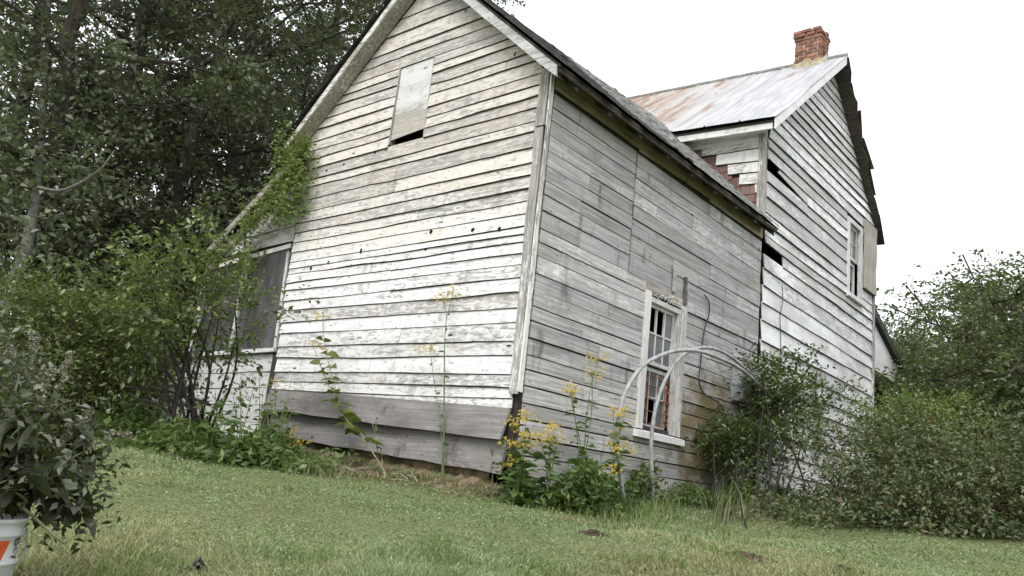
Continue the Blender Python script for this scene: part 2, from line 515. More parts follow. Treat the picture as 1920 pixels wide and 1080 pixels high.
# metal roof: pale weathered tin with rust that runs down the slope
t = NT('tin_roof')
v = t.obj_coord(True); raw = t.obj_coord(False)
a = t.noise(t.scaled(raw, (1.5, 0.6, 0.6)), 1.0, 7, 0.68, 0.8)
b = t.noise(t.scaled(v, (9, 1.0, 1.0)), 1.0, 6, 0.65)
xx = t.n("SeparateXYZ", ins={0: raw}).outputs[0]
bias = t.mapr(xx, -4.0, 0.3, 0.09, -0.10, False)
rm = t.mapr(t.math('ADD', t.math('ADD', t.math('MULTIPLY', a, 0.62), t.math('MULTIPLY', b, 0.38)), bias), 0.49, 0.60)
tin = t.mix(t.mapr(b, 0.35, 0.65), (0.31, 0.315, 0.325), (0.45, 0.455, 0.465))
tin = t.mix(t.math('MULTIPLY', t.mapr(xx, -4, -0.5, 1.0, 0.0, False), 0.5), tin, (0.42, 0.345, 0.25))
col = t.mix(t.math('MULTIPLY', rm, 0.85), tin, (0.235, 0.135, 0.08))
M['tin'] = t.finish(col, 0.6, b, 0.2, 0.01, 0.3, 0.0)

M['leaf_forest'] = leaf_mat('forest_leaf', (0.064, 0.084, 0.054), (0.168, 0.196, 0.124), (0.24, 0.26, 0.18), 0.10, 0.32, 0.42, 0.6)
M['leaf_forest2'] = leaf_mat('forest_leaf_cool', (0.064, 0.086, 0.062), (0.164, 0.192, 0.136), (0.24, 0.26, 0.19), 0.10, 0.32, 0.42, 0.6)
M['leaf_far'] = leaf_mat('far_leaf', (0.06, 0.095, 0.045), (0.115, 0.16, 0.075), None, 0, 0.3)
M['leaf_right'] = leaf_mat('right_tree_leaf', (0.040, 0.062, 0.024), (0.112, 0.145, 0.055), (0.22, 0.25, 0.12), 0.10, 0.32, 0.4, 0.6)
M['leaf_right2'] = leaf_mat('right_tree_leaf_cool', (0.05, 0.08, 0.034), (0.12, 0.16, 0.07), (0.2, 0.23, 0.13), 0.08, 0.32, 0.4, 0.6)
M['leaf_shrub'] = leaf_mat('shrub_leaf', (0.05, 0.078, 0.024), (0.15, 0.195, 0.062), (0.27, 0.31, 0.12), 0.12, 0.35, 0.4, 0.6)
M['leaf_dark'] = leaf_mat('dark_shrub_leaf', (0.026, 0.05, 0.014), (0.082, 0.125, 0.03), (0.16, 0.21, 0.07), 0.08, 0.3, 0.35, 0.7)
M['leaf_bramble'] = leaf_mat('bramble_leaf', (0.040, 0.062, 0.026), (0.165, 0.20, 0.085), (0.17, 0.085, 0.055), 0.035, 0.32, 0.42, 0.6)
M['leaf_vine'] = leaf_mat('vine_leaf', (0.13, 0.19, 0.05), (0.28, 0.35, 0.12), (0.36, 0.41, 0.17), 0.12, 0.4, 0.45, 0.5)
M['leaf_bright'] = leaf_mat('bright_leaf', (0.075, 0.115, 0.03), (0.18, 0.24, 0.07), (0.28, 0.33, 0.12), 0.1, 0.4, 0.45, 0.5)
M['leaf_weed'] = leaf_mat('weed_leaf', (0.045, 0.085, 0.022), (0.12, 0.19, 0.05), (0.22, 0.27, 0.09), 0.10, 0.35, 0.5, 0.5)
M['leaf_poke'] = leaf_mat('tall_weed_leaf', (0.06, 0.10, 0.024), (0.16, 0.20, 0.05), (0.30, 0.27, 0.06), 0.12, 0.4, 0.5, 0.4)
M['leaf_wilt'] = leaf_mat('wilted_leaf', (0.022, 0.030, 0.016), (0.075, 0.090, 0.048), (0.20, 0.22, 0.17), 0.14, 0.25, 0.55, 0.35)
M['spike'] = leaf_mat('seed_spike', (0.16, 0.15, 0.11), (0.33, 0.31, 0.25), None, 0, 0.2)
M['petal'] = leaf_mat('yellow_petal', (0.48, 0.33, 0.03), (0.60, 0.47, 0.09), (0.36, 0.27, 0.05), 0.2, 0.3)
M['grass'] = leaf_mat('grass_blade', (0.125, 0.185, 0.070), (0.35, 0.425, 0.205), (0.48, 0.50, 0.36), 0.13, 0.4, 0.5, 0.4, (0.38, 0.36, 0.18))
M['tallgrass'] = leaf_mat('tall_grass_blade', (0.075, 0.125, 0.035), (0.20, 0.27, 0.085), (0.36, 0.36, 0.18), 0.10, 0.4, 0.5, 0.4)
M['deadstalk'] = simple('dead_straw', (0.40, 0.35, 0.24), 0.9, 0.4, 9)
M['clover'] = leaf_mat('clover_leaf', (0.11, 0.165, 0.065), (0.26, 0.325, 0.155), (0.34, 0.38, 0.25), 0.08, 0.35, 0.7, 0.25)
M['soil'] = simple('turned_soil', (0.085, 0.055, 0.035), 0.98, 0.5, 9, col2=(0.04, 0.027, 0.02), bump=0.6)
M['drygrass'] = leaf_mat('dry_grass_blade', (0.15, 0.105, 0.06), (0.33, 0.27, 0.16), (0.09, 0.05, 0.03), 0.25, 0.3)

# lawn soil
t = NT('lawn_ground')
v = t.obj_coord(False)
a = t.noise(v, 1.1, 6, 0.6); b = t.noise(v, 55.0, 5, 0.75)
c = t.mix(t.mapr(b, 0.38, 0.62), (0.055, 0.068, 0.028), (0.19, 0.225, 0.10))
c = t.mix(t.mapr(a, 0.58, 0.74, 0.0, 0.6), c, (0.13, 0.13, 0.06))
M['lawn'] = t.finish(c, 0.95, b, 0.6, 0.03, 0.1)

# bucket plastic
M['bucket'] = simple('white_bucket_plastic', (0.74, 0.75, 0.76), 0.5, 0.12, 9)
M['orange'] = simple('orange_print', (0.68, 0.105, 0.03), 0.5, 0.1, 6)
M['ink'] = simple('black_ink', (0.025, 0.025, 0.03), 0.6, 0.1, 6)

rs = np.random.RandomState
# ------------------------------------------------------------------ ground
def build_ground():
    r = np.concatenate([np.linspace(0.3, 12, 90), np.geomspace(12.5, 380, 40)])
    an = np.linspace(0, 2 * math.pi, 180, endpoint=False)
    X = CAM[0] + np.outer(r, np.cos(an)); Y = CAM[1] + np.outer(r, np.sin(an))
    Z = ground(X, Y)
    v = np.stack([X, Y, Z], -1).reshape(-1, 3)
    v = np.vstack([v, [[CAM[0], CAM[1], float(ground(CAM[0], CAM[1]))]]])
    n = len(an); f = []
    for i in range(len(r) - 1):
        k = np.arange(n); k2 = (k + 1) % n
        f.append(np.stack([i * n + k, i * n + k2, (i + 1) * n + k2], 1)[:, ::-1])
        f.append(np.stack([i * n + k, (i + 1) * n + k2, (i + 1) * n + k], 1)[:, ::-1])
    k = np.arange(n)
    f.append(np.stack([np.full(n, len(v) - 1), k, (k + 1) % n], 1))
    o = obj_np("ground", v, np.vstack(f), M['lawn'], None, True)
    kind(o, "structure")


build_ground()

# ------------------------------------------------------------------ the farmhouse
GZ = -0.87
house = thing("farmhouse", "weathered white two storey clapboard farmhouse with a bare grey planked rear wing", "house", (0, 0, GZ))


def PG(u, z, o):   # rear gable, faces -y
    return (u, -o, z)


def PS(u, z, o):   # long side, faces +x
    return (o, u, z)


def PF(u, z, o):   # wall of the tall block above the wing roof, faces -y at y = 4.93
    return (u, 4.93 - o, z)


def board(name, parent, mat, P, a, b, seed, proud=0.028, thick=0.014, top_in=0.002, wave=0.003, bulge=0.006, lap=0.02, label=None, seg=0.28, flip=False, butt=0.0):
    """a, b = (u_bottom, z_bottom, u_top, z_top) of the two ends; a clapboard that leans out at its foot"""
    R = rs(seed)
    L = math.hypot(b[0] - a[0], b[1] - a[1])
    n = max(3, min(16, int(L / seg) + 2))
    ph = R.rand(6) * 6.28
    v = []
    for i in range(n):
        s = i / (n - 1)
        ub, zb = a[0] + (b[0] - a[0]) * s, a[1] + (b[1] - a[1]) * s
        ut, zt = a[2] + (b[2] - a[2]) * s, a[3] + (b[3] - a[3]) * s
        ch = butt * (0.75 + 0.5 * R.rand())
        w = wave * (math.sin(ub * 1.3 + ph[0]) + 0.5 * math.sin(ub * 3.7 + ph[1])) + R.randn() * wave * 0.45
        g = max(-0.004, bulge * (math.sin(ub * 1.1 + ph[2]) + 0.4 * math.sin(ub * 2.9 + ph[3])))
        dz = zt - zb
        v += [P(ub, zb + w + ch, proud + g), P(ub, zb + w - ch * 0.2, proud + g - thick), P(ut, zt + lap, top_in), P(ut, zt + lap, top_in + thick)]
    f = []
    for i in range(n - 1):
        k = 4 * i
        for j in range(4):
            q = (k + j, k + (j + 1) % 4, k + 4 + (j + 1) % 4, k + 4 + j)
            f.append(q if not flip else q[::-1])
    e = 4 * (n - 1)
    c0, c1 = (3, 2, 1, 0), (e, e + 1, e + 2, e + 3)
    f += [c0 if not flip else c0[::-1], c1 if not flip else c1[::-1]]
    o = obj(name, v, f, mat, parent, False, label)
    if butt > 0:                                   # bare butt edge, coloured near black to deepen the shadow line under it
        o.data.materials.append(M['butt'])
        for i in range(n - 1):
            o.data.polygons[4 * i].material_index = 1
    return o


def strip_wall(name, P, rows, mat, parent, off=-0.012):
    """backing behind the boards: rows of (u0, u1, z0, z1) rectangles or 8-number quads"""
    v, f = [], []
    for q in rows:
        if len(q) == 4:
            u0, u1, z0, z1 = q
            c = [(u0, z0), (u1, z0), (u1, z1), (u0, z1)]
        else:
            c = [(q[0], q[1]), (q[2], q[3]), (q[4], q[5]), (q[6], q[7])]
        n = len(v)
        v += [P(u, z, off) for u, z in c]
        f.append((n, n + 1, n + 2, n + 3))
    return obj(name, v, f, mat, parent)


# roof lines of the wing on the gable plane
def rake_l(z): return (z - 6.47) / 0.863 if z > 3.05 else None
def rake_r(z): return (3.128 - z) / 0.90 if z > 3.13 else None


def g_left(z):
    e = np.interp(z, [-0.2, 0.2, 0.65, 1.3, 2.0, 2.58, 3.05], [-3.70, -3.705, -3.745, -3.785, -3.80, -3.82, -3.87])
    return max(float(e), rake_l(z)) if z > 3.05 else float(e)


def g_right(z):
    e = np.interp(z, [-0.2, 0.0, 3.2], [-0.055, -0.075, -0.115])
    return min(float(e), rake_r(z)) if z > 3.15 else float(e)


ZG = [4.80, 4.60, 4.414, 4.222, 4.018, 3.889, 3.75, 3.644, 3.538, 3.403, 3.286, 3.13, 3.008, 2.893, 2.767, 2.622, 2.521, 2.358, 2.198, 2.065,
      1.934, 1.816, 1.688, 1.559, 1.484, 1.405, 1.296, 1.195, 1.063, 0.932, 0.784, 0.642, 0.473, 0.338, 0.17, 0.056, -0.048, -0.136]
PU0, PU1 = -2.27, -1.715          # the boarded-up attic opening
PZ0, PZ1 = 2.80, 3.755


def gdz(z):
    return float(np.interp(z, [0, 0.5, 1.0, 1.5, 2.6, 4.0], [0.045, 0.03, 0.0, -0.02, -0.025, 0.0]))


gw = strip_wall("gable_wall", PG,
                [(-3.86, PU0, -0.55, 2.80), (PU0, PU1, -0.55, 2.80), (PU1, -0.02, -0.55, 2.80),
                 (-3.86, 2.80, PU0, 2.80, PU0, 4.46, -3.86, 3.05), (PU1, 2.80, -0.02, 2.80, -0.02, 3.1, PU1, 4.62),
                 (PU0, 3.755, PU1, 3.755, PU1, 4.62, PU0, 4.46)],
                M['sheath'], house)
gi = 0
for i in range(len(ZG) - 1):
    zt, zb = ZG[i], ZG[i + 1]
    R = rs(100 + i)
    def run(u0b, u0t, u1b, u1t, seed):
        global gi
        dl0, dl1 = gdz(zb), gdz(zt)
        fl = lambda u: (u + 0.06) / -3.7
        board("clapboard", gw, M['gable'], PG, (u0b, zb + dl0 * fl(u0b), u0t, zt + dl1 * fl(u0t)), (u1b, zb + dl0 * fl(u1b), u1t, zt + dl1 * fl(u1t)),
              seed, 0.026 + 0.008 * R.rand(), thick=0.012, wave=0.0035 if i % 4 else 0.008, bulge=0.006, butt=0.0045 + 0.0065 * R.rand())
        gi += 1
    lb, lt, rb, rt = g_left(zb), g_left(zt), g_right(zb), g_right(zt)
    if lb >= rb - 0.05:
        continue
    if lt > rt:
        lt = rt = (lt + rt) / 2
    zm = (zb + zt) / 2
    if PZ0 - 0.02 < zm < PZ1:
        run(lb, lt, PU0 - 0.01, PU0 - 0.004, 3 * i)
        run(PU1 + 0.01, PU1 + 0.006, rb, rt, 3 * i + 1)
    elif i in (4, 8, 17, 20, 25, 27, 31, 33, 15):
        j = lb + (rb - lb) * (0.25 + 0.5 * R.rand())
        run(lb, lt, j - 0.003, j - 0.003, 3 * i)
        run(j + 0.003, j + 0.003, rb, rt, 3 * i + 1)
    else:
        run(lb, lt, rb, rt, 3 * i)

# knot holes and nail holes through the gable boards: small dark plugs, sunk just proud of the lap
M['hole'] = simple('black_knot', (0.012, 0.010, 0.009), 0.95, 0.1, 5)
for (px, py, w, h) in [(807, 434, 7, 9), (886, 431, 9, 10), (936, 429, 9, 9), (965, 102, 5, 12), (612, 320, 4, 8), (644, 308, 4, 7), (702, 285, 4, 7),
                       (676, 470, 5, 12), (797, 466, 4, 8), (615, 491, 4, 8), (582, 503, 5, 9)]:
    c = on_y(px, py, -0.034)
    rx, rz = w / 2 * 0.0046, h / 2 * 0.0046
    n = 10
    ring = [(c[0] + rx * math.cos(6.283 * k / n) + 0.2 * rz * math.sin(6.283 * k / n), -0.034, c[2] + rz * math.sin(6.283 * k / n)) for k in range(n)]
    back = [(p[0], -0.02, p[2]) for p in ring]
    obj("knot", ring + back, [tuple(range(n))] + [(k, n + k, n + (k + 1) % n, (k + 1) % n) for k in range(n)], M['hole'], gw)

# boarded-up attic opening
att = MB().box((PU0 - 0.05, 0.25, PZ0 - 0.15), (PU1 + 0.05, 0.26, PZ1)).build("boarded_window", M['sheath'], house, label="attic window boarded with white and grey planks, a dark slit at its foot")
for (u0, u1, z0, z1) in [(PU0 - 0.012, PU0 + 0.006, PZ0, PZ1), (PU1 - 0.006, PU1 + 0.012, PZ0, PZ1)]:
    MB().box((u0, -0.024, z0), (u1, 0.06, z1)).build("jamb", M['trim'], att)
for k, (z0, z1) in enumerate([(2.865, 2.995), (2.995, 3.235), (3.235, 3.50), (3.50, 3.75)]):
    zz0 = z0 + (0.012 if k == 0 else 0.0)
    board("plank", att, M['patch'], PG, (PU0 + 0.012, zz0 - (0.03 if k == 0 else 0), PU0 + 0.01, z1), (PU1 - 0.008, zz0 + (0.012 if k == 0 else 0), PU1 - 0.006, z1),
          900 + k, 0.012, 0.012, -0.002, 0.002, 0.002, 0.004)

# corner trim of the rear gable: two lengths that meet in a dark joint
def plank3(name, mat, parent, p0, p1, wdir, w0, w1, tdir, th, label=None):
    p0, p1, wd, td = map(lambda q: np.asarray(q, float), (p0, p1, wdir, tdir))
    n = 7
    R = rs(int(abs(p0.sum() * 1000)) % 9999)
    v, f = [], []
    for i in range(n):
        s = i / (n - 1)
        c = p0 + (p1 - p0) * s + td * 0.003 * R.randn()
        w = w0 + (w1 - w0) * s
        j = R.randn() * 0.003
        v += [c + wd * j, c + wd * (w + R.randn() * 0.003), c + wd * (w) + td * th, c + wd * j + td * th]
    for i in range(n - 1):
        k = 4 * i
        for j in range(4):
            f.append((k + j, k + (j + 1) % 4, k + 4 + (j + 1) % 4, k + 4 + j))
    e = 4 * (n - 1)
    f += [(3, 2, 1, 0), (e, e + 1, e + 2, e + 3)]
    return obj(name, v, f, mat, parent, False, label)


cu0, cu1 = on_y(967, 742, -0.04), on_y(1003, 243, -0.04)
ct1 = on_y(1017, 122, -0.04)
plank3("corner_board", M['trim'], house, (-0.082, -0.024, 0.0), (-0.125, -0.024, 2.54), (1, 0, 0), 0.088, 0.105, (0, -1, 0), 0.024)
plank3("corner_board", M['trim'], house, (-0.122, -0.024, 2.556), (-0.115, -0.024, 3.17), (1, 0, 0), 0.115, 0.112, (0, -1, 0), 0.024)
plank3("corner_board", M['trim'], house, (0.004, -0.047, 0.02), (0.004, -0.047, 3.12), (0, 1, 0), 0.05, 0.05, (1, 0, 0), 0.018)

# skirt boards kicked out below the clapboards
def skirt(z0t, z0b, z1t, z1b, x0, x1, ot, ob, seed):
    R = rs(seed); n = 12; v = []
    for i in range(n):
        s = i / (n - 1); x = x0 + (x1 - x0) * s
        zt = z0t + (z1t - z0t) * s; zb = z0b + (z1b - z0b) * s + R.randn() * 0.004
        k = -(ob + 0.015 * math.sin(x * 2)); q = -ot
        v += [(x, k, zb), (x, k + 0.028, zb + 0.004), (x, q + 0.028, zt), (x, q, zt)]
    f = []
    for i in range(n - 1):
        k = 4 * i
        f += [(k + j, k + (j + 1) % 4, k + 4 + (j + 1) % 4, k + 4 + j) for j in range(4)]
    e = 4 * (n - 1); f += [(3, 2, 1, 0), (e, e + 1, e + 2, e + 3)]
    return obj("skirt_board", v, f, M['skirt'], house)


skirt(0.015, -0.235, -0.12, -0.405, -3.72, -0.075, 0.025, 0.125, 5)
skirt(-0.24, -0.50, -0.40, -0.70, -3.60, -0.065, 0.03, 0.085, 6)
fm = MB()
fm.add([(-3.7, 0.0, -1.0), (-0.05, 0.0, -1.0), (-0.05, 0.0, -0.45), (-3.7, 0.0, -0.3), (-3.7, 0.25, -1.0), (-0.05, 0.25, -1.0), (-0.05, 0.25, -0.45), (-3.7, 0.25, -0.3)],
       [(0, 1, 2, 3), (1, 5, 6, 2), (2, 6, 7, 3), (4, 7, 6, 5), (0, 3, 7, 4)])
fm.build("foundation", M['earth'], house)

# soil washed up against the wall under the skirt boards: lumpy, with stones in it
R = rs(55); nx_s, ny_s = 110, 14; v = []
for i in range(nx_s):
    for j in range(ny_s):
        x_ = -3.65 + 3.62 * i / (nx_s - 1); q = j / (ny_s - 1)
        y_ = 0.02 - 0.62 * q + 0.02 * R.randn()
        g_ = float(ground(x_, y_)) + 0.004
        z_ = g_ + 0.010 * R.randn() + 0.012 * math.sin(x_ * 6 + 3 * math.sin(x_ * 2)) * (1 - q)
        v.append((x_ + 0.01 * R.randn(), y_, z_ - (0.03 if j == ny_s - 1 else 0)))
soil = obj("soil_bank", v, [(i * ny_s + j, i * ny_s + j + 1, (i + 1) * ny_s + j + 1, (i + 1) * ny_s + j) for i in range(nx_s - 1) for j in range(ny_s - 1)], M['earth'], None, True)
kind(soil, "structure")

# long bare plank side of the wing ---------------------------------------------------
WU0, WU1, WZ0, WZ1 = 1.915, 2.83, -0.06, 1.45          # window opening with its casing
SEAM_U, SEAM_Z = 1.56, 1.54
sw = strip_wall("side_wall", PS,
                [(0.0, WU0 + .1, -0.95, 3.2), (WU1 - .12, 4.93, -0.95, 3.2), (WU0 + .1, WU1 - .12, -0.95, WZ0 + .05), (WU0 + .1, WU1 - .12, WZ1 - .05, 3.2)],
                M['sheath'], house, -0.004)
sk = 0


def plank_s(u0, u1, z0, z1, dz0=0.0, dz1=0.0):
    """a flush plank with an open joint all round"""
    global sk
    R = rs(4000 + sk); sk += 1
    g = 0.0045 + 0.0045 * R.rand() ** 2
    p = 0.020 + 0.005 * R.randn()
    board("plank", sw, M['side'], PS, (u0 + 0.0025, z0 + g + dz0, u0 + 0.0025, z1 - g + dz0), (u1 - 0.0025, z0 + g + dz1, u1 - 0.0025, z1 - g + dz1),
          5000 + sk, p, 0.018, p - 0.018 - 0.001 * R.rand(), 0.0022, 0.004, 0.0, flip=True)


UE = 4.90
zl = [2.907, 2.756, 2.627, 2.47, 2.316, 2.163, 2.008, 1.873, 1.718, 1.54]
for i in range(len(zl) - 1):
    R = rs(60 + i)
    if i in (4, 6, 8):
        j = 0.5 + 0.6 * R.rand()
        plank_s(0.03, j, zl[i + 1], zl[i]); plank_s(j, SEAM_U - 0.010, zl[i + 1], zl[i])
    else:
        plank_s(0.03, SEAM_U - 0.010, zl[i + 1], zl[i])
zr = [2.90, 2.747, 2.609, 2.444, 2.29, 2.143, 1.954, 1.776, 1.54]
jr = [[3.3], [], [2.9], [2.05, 3.9], [], [3.4], [2.5, 4.2], [2.9]]
for i in range(len(zr) - 1):
    us = [SEAM_U + 0.010] + jr[i] + [UE]
    for a_, b_ in zip(us[:-1], us[1:]):
        plank_s(a_, b_, zr[i + 1], zr[i], (a_ - 1.56) * -0.006, (b_ - 1.56) * -0.006)
zb_ = [1.54, 1.412, 1.282, 1.113, 0.959, 0.811, 0.672, 0.517, 0.364, 0.23, 0.085, -0.064, -0.205, -0.36, -0.52, -0.69, -0.88]
R = rs(8)
for i in range(len(zb_) - 1):
    z1, z0 = zb_[i], zb_[i + 1]
    zm = (z0 + z1) / 2
    cuts = sorted([0.03, UE] + ([0.75 + 0.9 * R.rand()] if i % 3 == 0 else []) + ([3.3 + 1.0 * R.rand()] if i % 3 != 1 else []) + ([0.38] if i == 1 else []))
    for a_, b_ in zip(cuts[:-1], cuts[1:]):
        if WZ0 - 0.06 < zm < WZ1 - 0.03:
            if a_ < WU0 < b_:
                plank_s(a_, WU0 + 0.02, z0, z1)
                if b_ > WU1:
                    plank_s(WU1 - 0.02, b_, z0, z1)
                continue
            if a_ < WU1 < b_:
                plank_s(WU1 - 0.02, b_, z0, z1)
                continue
        plank_s(a_, b_, z0, z1)
# frieze boards under the eave, broken into lengths
for k, (u0, u1, z0, z1) in enumerate([(0.03, 1.60, 2.948, 3.20), (1.60, 2.66, 2.93, 3.20), (2.68, 3.30, 2.955, 3.2), (3.30, 4.90, 2.925, 3.2)]):
    board("frieze_board", sw, M['frieze'], PS, (u0, z0, u0, z1), (u1 - 0.004, z0 + (0.03 if k == 1 else 0), u1 - 0.004, z1), 700 + k, 0.03, 0.02, 0.008, 0.004, 0.004, 0.0, flip=True)
kv = MB()
for (px, py, w, h) in [(1305, 826, 5, 11), (1262, 770, 0.1, .1)][:1]:
    c = on_x(px, py, 0.03)
    n = 10
    ring = [(0.031, c[1] + 0.032 * math.cos(6.283 * k / n), c[2] + 0.042 * math.sin(6.283 * k / n)) for k in range(n)]
    back = [(0.012, p[1], p[2]) for p in ring]
    kv.add(ring + back, [tuple(range(n))] + [(k, (k + 1) % n, n + (k + 1) % n, n + k) for k in range(n)])
kv.build("knot", M['hole'], sw, label="round pipe hole in the bare planks right of the window")
# foundation under the planks
MB().box((-0.25, 0.0, -1.05), (-0.02, 4.9, -0.62)).build("foundation", M['earth'], house)

# side window -------------------------------------------------------------------------
def bx(mb, u0, u1, z0, z1, o0, o1):
    return mb.box((o0, u0, z0), (o1, u1, z1))


def lbox(mb, ua, ub, wl, wr, z0a, z1a, o0, o1):
    """upright that leans: foot centred ua, head centred ub"""
    return mb.hexa([(o0, ua - wl, z0a), (o1, ua - wl, z0a), (o1, ua + wr, z0a), (o0, ua + wr, z0a),
                    (o0, ub - wl, z1a), (o1, ub - wl, z1a), (o1, ub + wr, z1a), (o0, ub + wr, z1a)])


m = MB()
bx(m, 2.02, 2.73, 1.335, 1.39, -0.02, 0.03)
win = m.build("window", M['windowwood'], house, label="tall narrow sash window with rusty scrollwork in its lower half")
for q, nm in (((1.965, 1.972, 0.052, 0.052, -0.055, 1.435, 0.0, 0.045), "jamb"), ((2.775, 2.79, 0.055, 0.055, -0.055, 1.44, 0.0, 0.045), "jamb"),
              ((2.69, 2.70, 0.028, 0.028, -0.05, 1.335, -0.03, 0.028), "stop_bead"), ((2.038, 2.04, 0.02, 0.02, -0.05, 1.335, -0.05, 0.02), "stop_bead")):
    lbox(MB(), *q).build(nm, M['windowwood'], win)
def ring(name, par, u0, u1, z0, z1, wu, wb, wt, o0, o1):
    """a sash: one closed frame"""
    v = []
    for o_ in (o0, o1):
        v += [(o_, u0, z0), (o_, u1, z0), (o_, u1, z1), (o_, u0, z1), (o_, u0 + wu, z0 + wb), (o_, u1 - wu, z0 + wb), (o_, u1 - wu, z1 - wt), (o_, u0 + wu, z1 - wt)]
    f = []
    for i in range(4):
        j = (i + 1) % 4
        f += [(8 + i, 8 + j, 12 + j, 12 + i), (i, 4 + i, 4 + j, j), (i, j, 8 + j, 8 + i), (4 + i, 12 + i, 12 + j, 4 + j)]
    return obj(name, v, f, M['windowwood'], par)
m = MB(); m.hexa([(-0.02, 1.87, -0.135), (0.085, 1.87, -0.15), (0.085, 2.88, -0.15), (-0.02, 2.88, -0.135), (-0.02, 1.87, -0.055), (0.085, 1.87, -0.085), (0.085, 2.88, -0.085), (-0.02, 2.88, -0.055)])
m.build("sill", M['sill'], win)
def bar(name, mat, *boxes):
    mm = MB()
    for q in boxes:
        bx(mm, *q)
    return mm.build(name, mat, win)
ring("upper_sash", win, 2.06, 2.66, 0.66, 1.335, 0.04, 0.04, 0.04, -0.05, -0.015)
ring("lower_sash", win, 2.06, 2.66, -0.05, 0.64, 0.04, 0.07, 0.04, -0.095, -0.06)
for u in (2.265, 2.445):
    bar("muntin", M['windowwood'], (u, u + 0.016, 0.70, 1.295, -0.045, -0.02))
    bar("muntin", M['windowwood'], (u, u + 0.016, 0.02, 0.60, -0.092, -0.065))
bar("muntin", M['windowwood'], (2.10, 2.62, 1.0, 1.02, -0.046, -0.019))
bar("muntin", M['windowwood'], (2.10, 2.62, 0.30, 0.325, -0.093, -0.064))
cols = [(2.10, 2.265), (2.281, 2.445), (2.461, 2.62)]
for k, (a_, b_) in enumerate(cols):
    for r_, (z0, z1) in enumerate([(0.70, 1.0), (1.02, 1.295)]):
        if r_ == 1 and k < 2:
            continue                                     # two panes are gone: the opening is black
        bar("pane", M['glass'], (a_, b_, z0, z1, -0.034, -0.031))
    bar("pane", M['glass'], (a_, b_, 0.325, 0.60, -0.08, -0.077))
    if k == 2:
        bar("pane", M['glass'], (a_, b_, 0.02, 0.30, -0.08, -0.077))
# faded curtain hanging just behind the upper sash's lower panes
v, f = [], []
for i in range(25):
    u = 2.10 + 0.56 * i / 24
    for z in (0.66, 1.02):
        v.append((-0.10 + 0.012 * math.sin(i * 1.3), u, z + (0.01 * math.sin(i * 0.7) if z > 1 else 0)))
for i in range(24):
    f.append((2 * i, 2 * i + 2, 2 * i + 3, 2 * i + 1))
obj("curtain", v, f, M['cloth'], win)
# rusty scroll grille in front of the lower sash
for z in (0.545, 0.43, 0.30, 0.16, 0.03):
    MB().tube([(-0.02, 2.06, z), (-0.02, 2.66, z - 0.005)], 0.006, 5).build("grille_bar", M['rust'], win)
for ku, u in enumerate((2.13, 2.59)):
    MB().tube([(-0.02, u - 0.045, 0.02), (-0.02, u - 0.045, 0.58)], 0.007, 5).build("grille_post", M['rust'], win)
    MB().tube([(-0.02, u + 0.045, 0.02), (-0.02, u + 0.045, 0.58)], 0.007, 5).build("grille_post", M['rust'], win)
    for j in range(5):
        zc = 0.085 + j * 0.11
        pts = [(-0.014, u + (0.010 + 0.030 * q / 9) * math.cos(6.5 * q / 9 + j), zc + (0.010 + 0.038 * q / 9) * math.sin(6.5 * q / 9 + j)) for q in range(10)]
        MB().tube(pts, 0.008, 5).build("scroll", M['rust'], win)
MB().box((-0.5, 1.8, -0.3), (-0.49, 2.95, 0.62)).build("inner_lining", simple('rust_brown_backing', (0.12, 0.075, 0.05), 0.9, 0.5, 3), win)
# torn head of the window and two odd battens above it
plank3("head_casing", M['frieze'], win, (0.022, 1.93, 1.44), (0.022, 2.70, 1.42), (0, 0, 1), 0.10, 0.06, (1, 0, 0), 0.018)
m = MB()
R = rs(21)
for k in range(26):
    u = 2.05 + 0.65 * R.rand(); z = 1.40 + 0.06 * R.rand()
    a_ = np.array([0.035 + 0.02 * R.rand(), u, z])
    m.tube([a_, a_ + np.array([0.02 * R.rand(), 0.10 * R.randn(), 0.03 * R.randn()])], 0.0045, 4)
kind(m.build("splinters", M['sill'], win), "stuff")
pb = on_x(1263, 548, 0.03); pt_ = on_x(1263, 497, 0.03)
plank3("batten", M['side'], house, (0.028, pb[1] - 0.035, pb[2]), (0.028, pt_[1] - 0.02, pt_[2]), (0, 1, 0), 0.075, 0.07, (1, 0, 0), 0.014)
pb = on_x(1283, 572, 0.03); pt_ = on_x(1285, 520, 0.03)
plank3("batten", M['batten'], house, (0.028, pb[1] - 0.02, pb[2]), (0.028, pt_[1] - 0.02, pt_[2]), (0, 1, 0), 0.04, 0.04, (1, 0, 0), 0.03)

# tall gable end ------------------------------------------------------------------------
MU0 = 4.98
ZM = [4.86, 4.671, 4.479, 4.322, 4.145, 3.969, 3.798, 3.57, 3.336, 3.16, 3.009, 2.877, 2.709, 2.508, 2.262, 2.024, 1.775, 1.493, 1.27, 1.03, 0.79, 0.533, 0.267, 0.03, -0.222, -0.482, -0.74]
up = [4.86 + 0.155 * k for k in range(1, 16)]
ZM = sorted(set(up + ZM), reverse=True)
AP_U, AP_Z = 7.86, 6.92
def m_left(z): return max(MU0, 5.38 + (z - 4.90) / 0.80) if z > 4.62 else MU0
def m_right(z):
    e = float(np.interp(z, [-0.8, 1.7, 3.1, 4.7], [9.80, 9.82, 9.84, 9.96]))
    return min(e, AP_U + (AP_Z - z) / 0.935) if z > 4.7 else e
def mdz(z):        # how much the far end of a board has risen or sunk against the near end
    return float(np.interp(z, [1.2, 1.5, 1.8, 2.05, 2.3, 3.0, 4.5, 6.5], [-0.06, -0.05, -0.06, -0.08, -0.10, -0.04, 0.0, 0.0]))


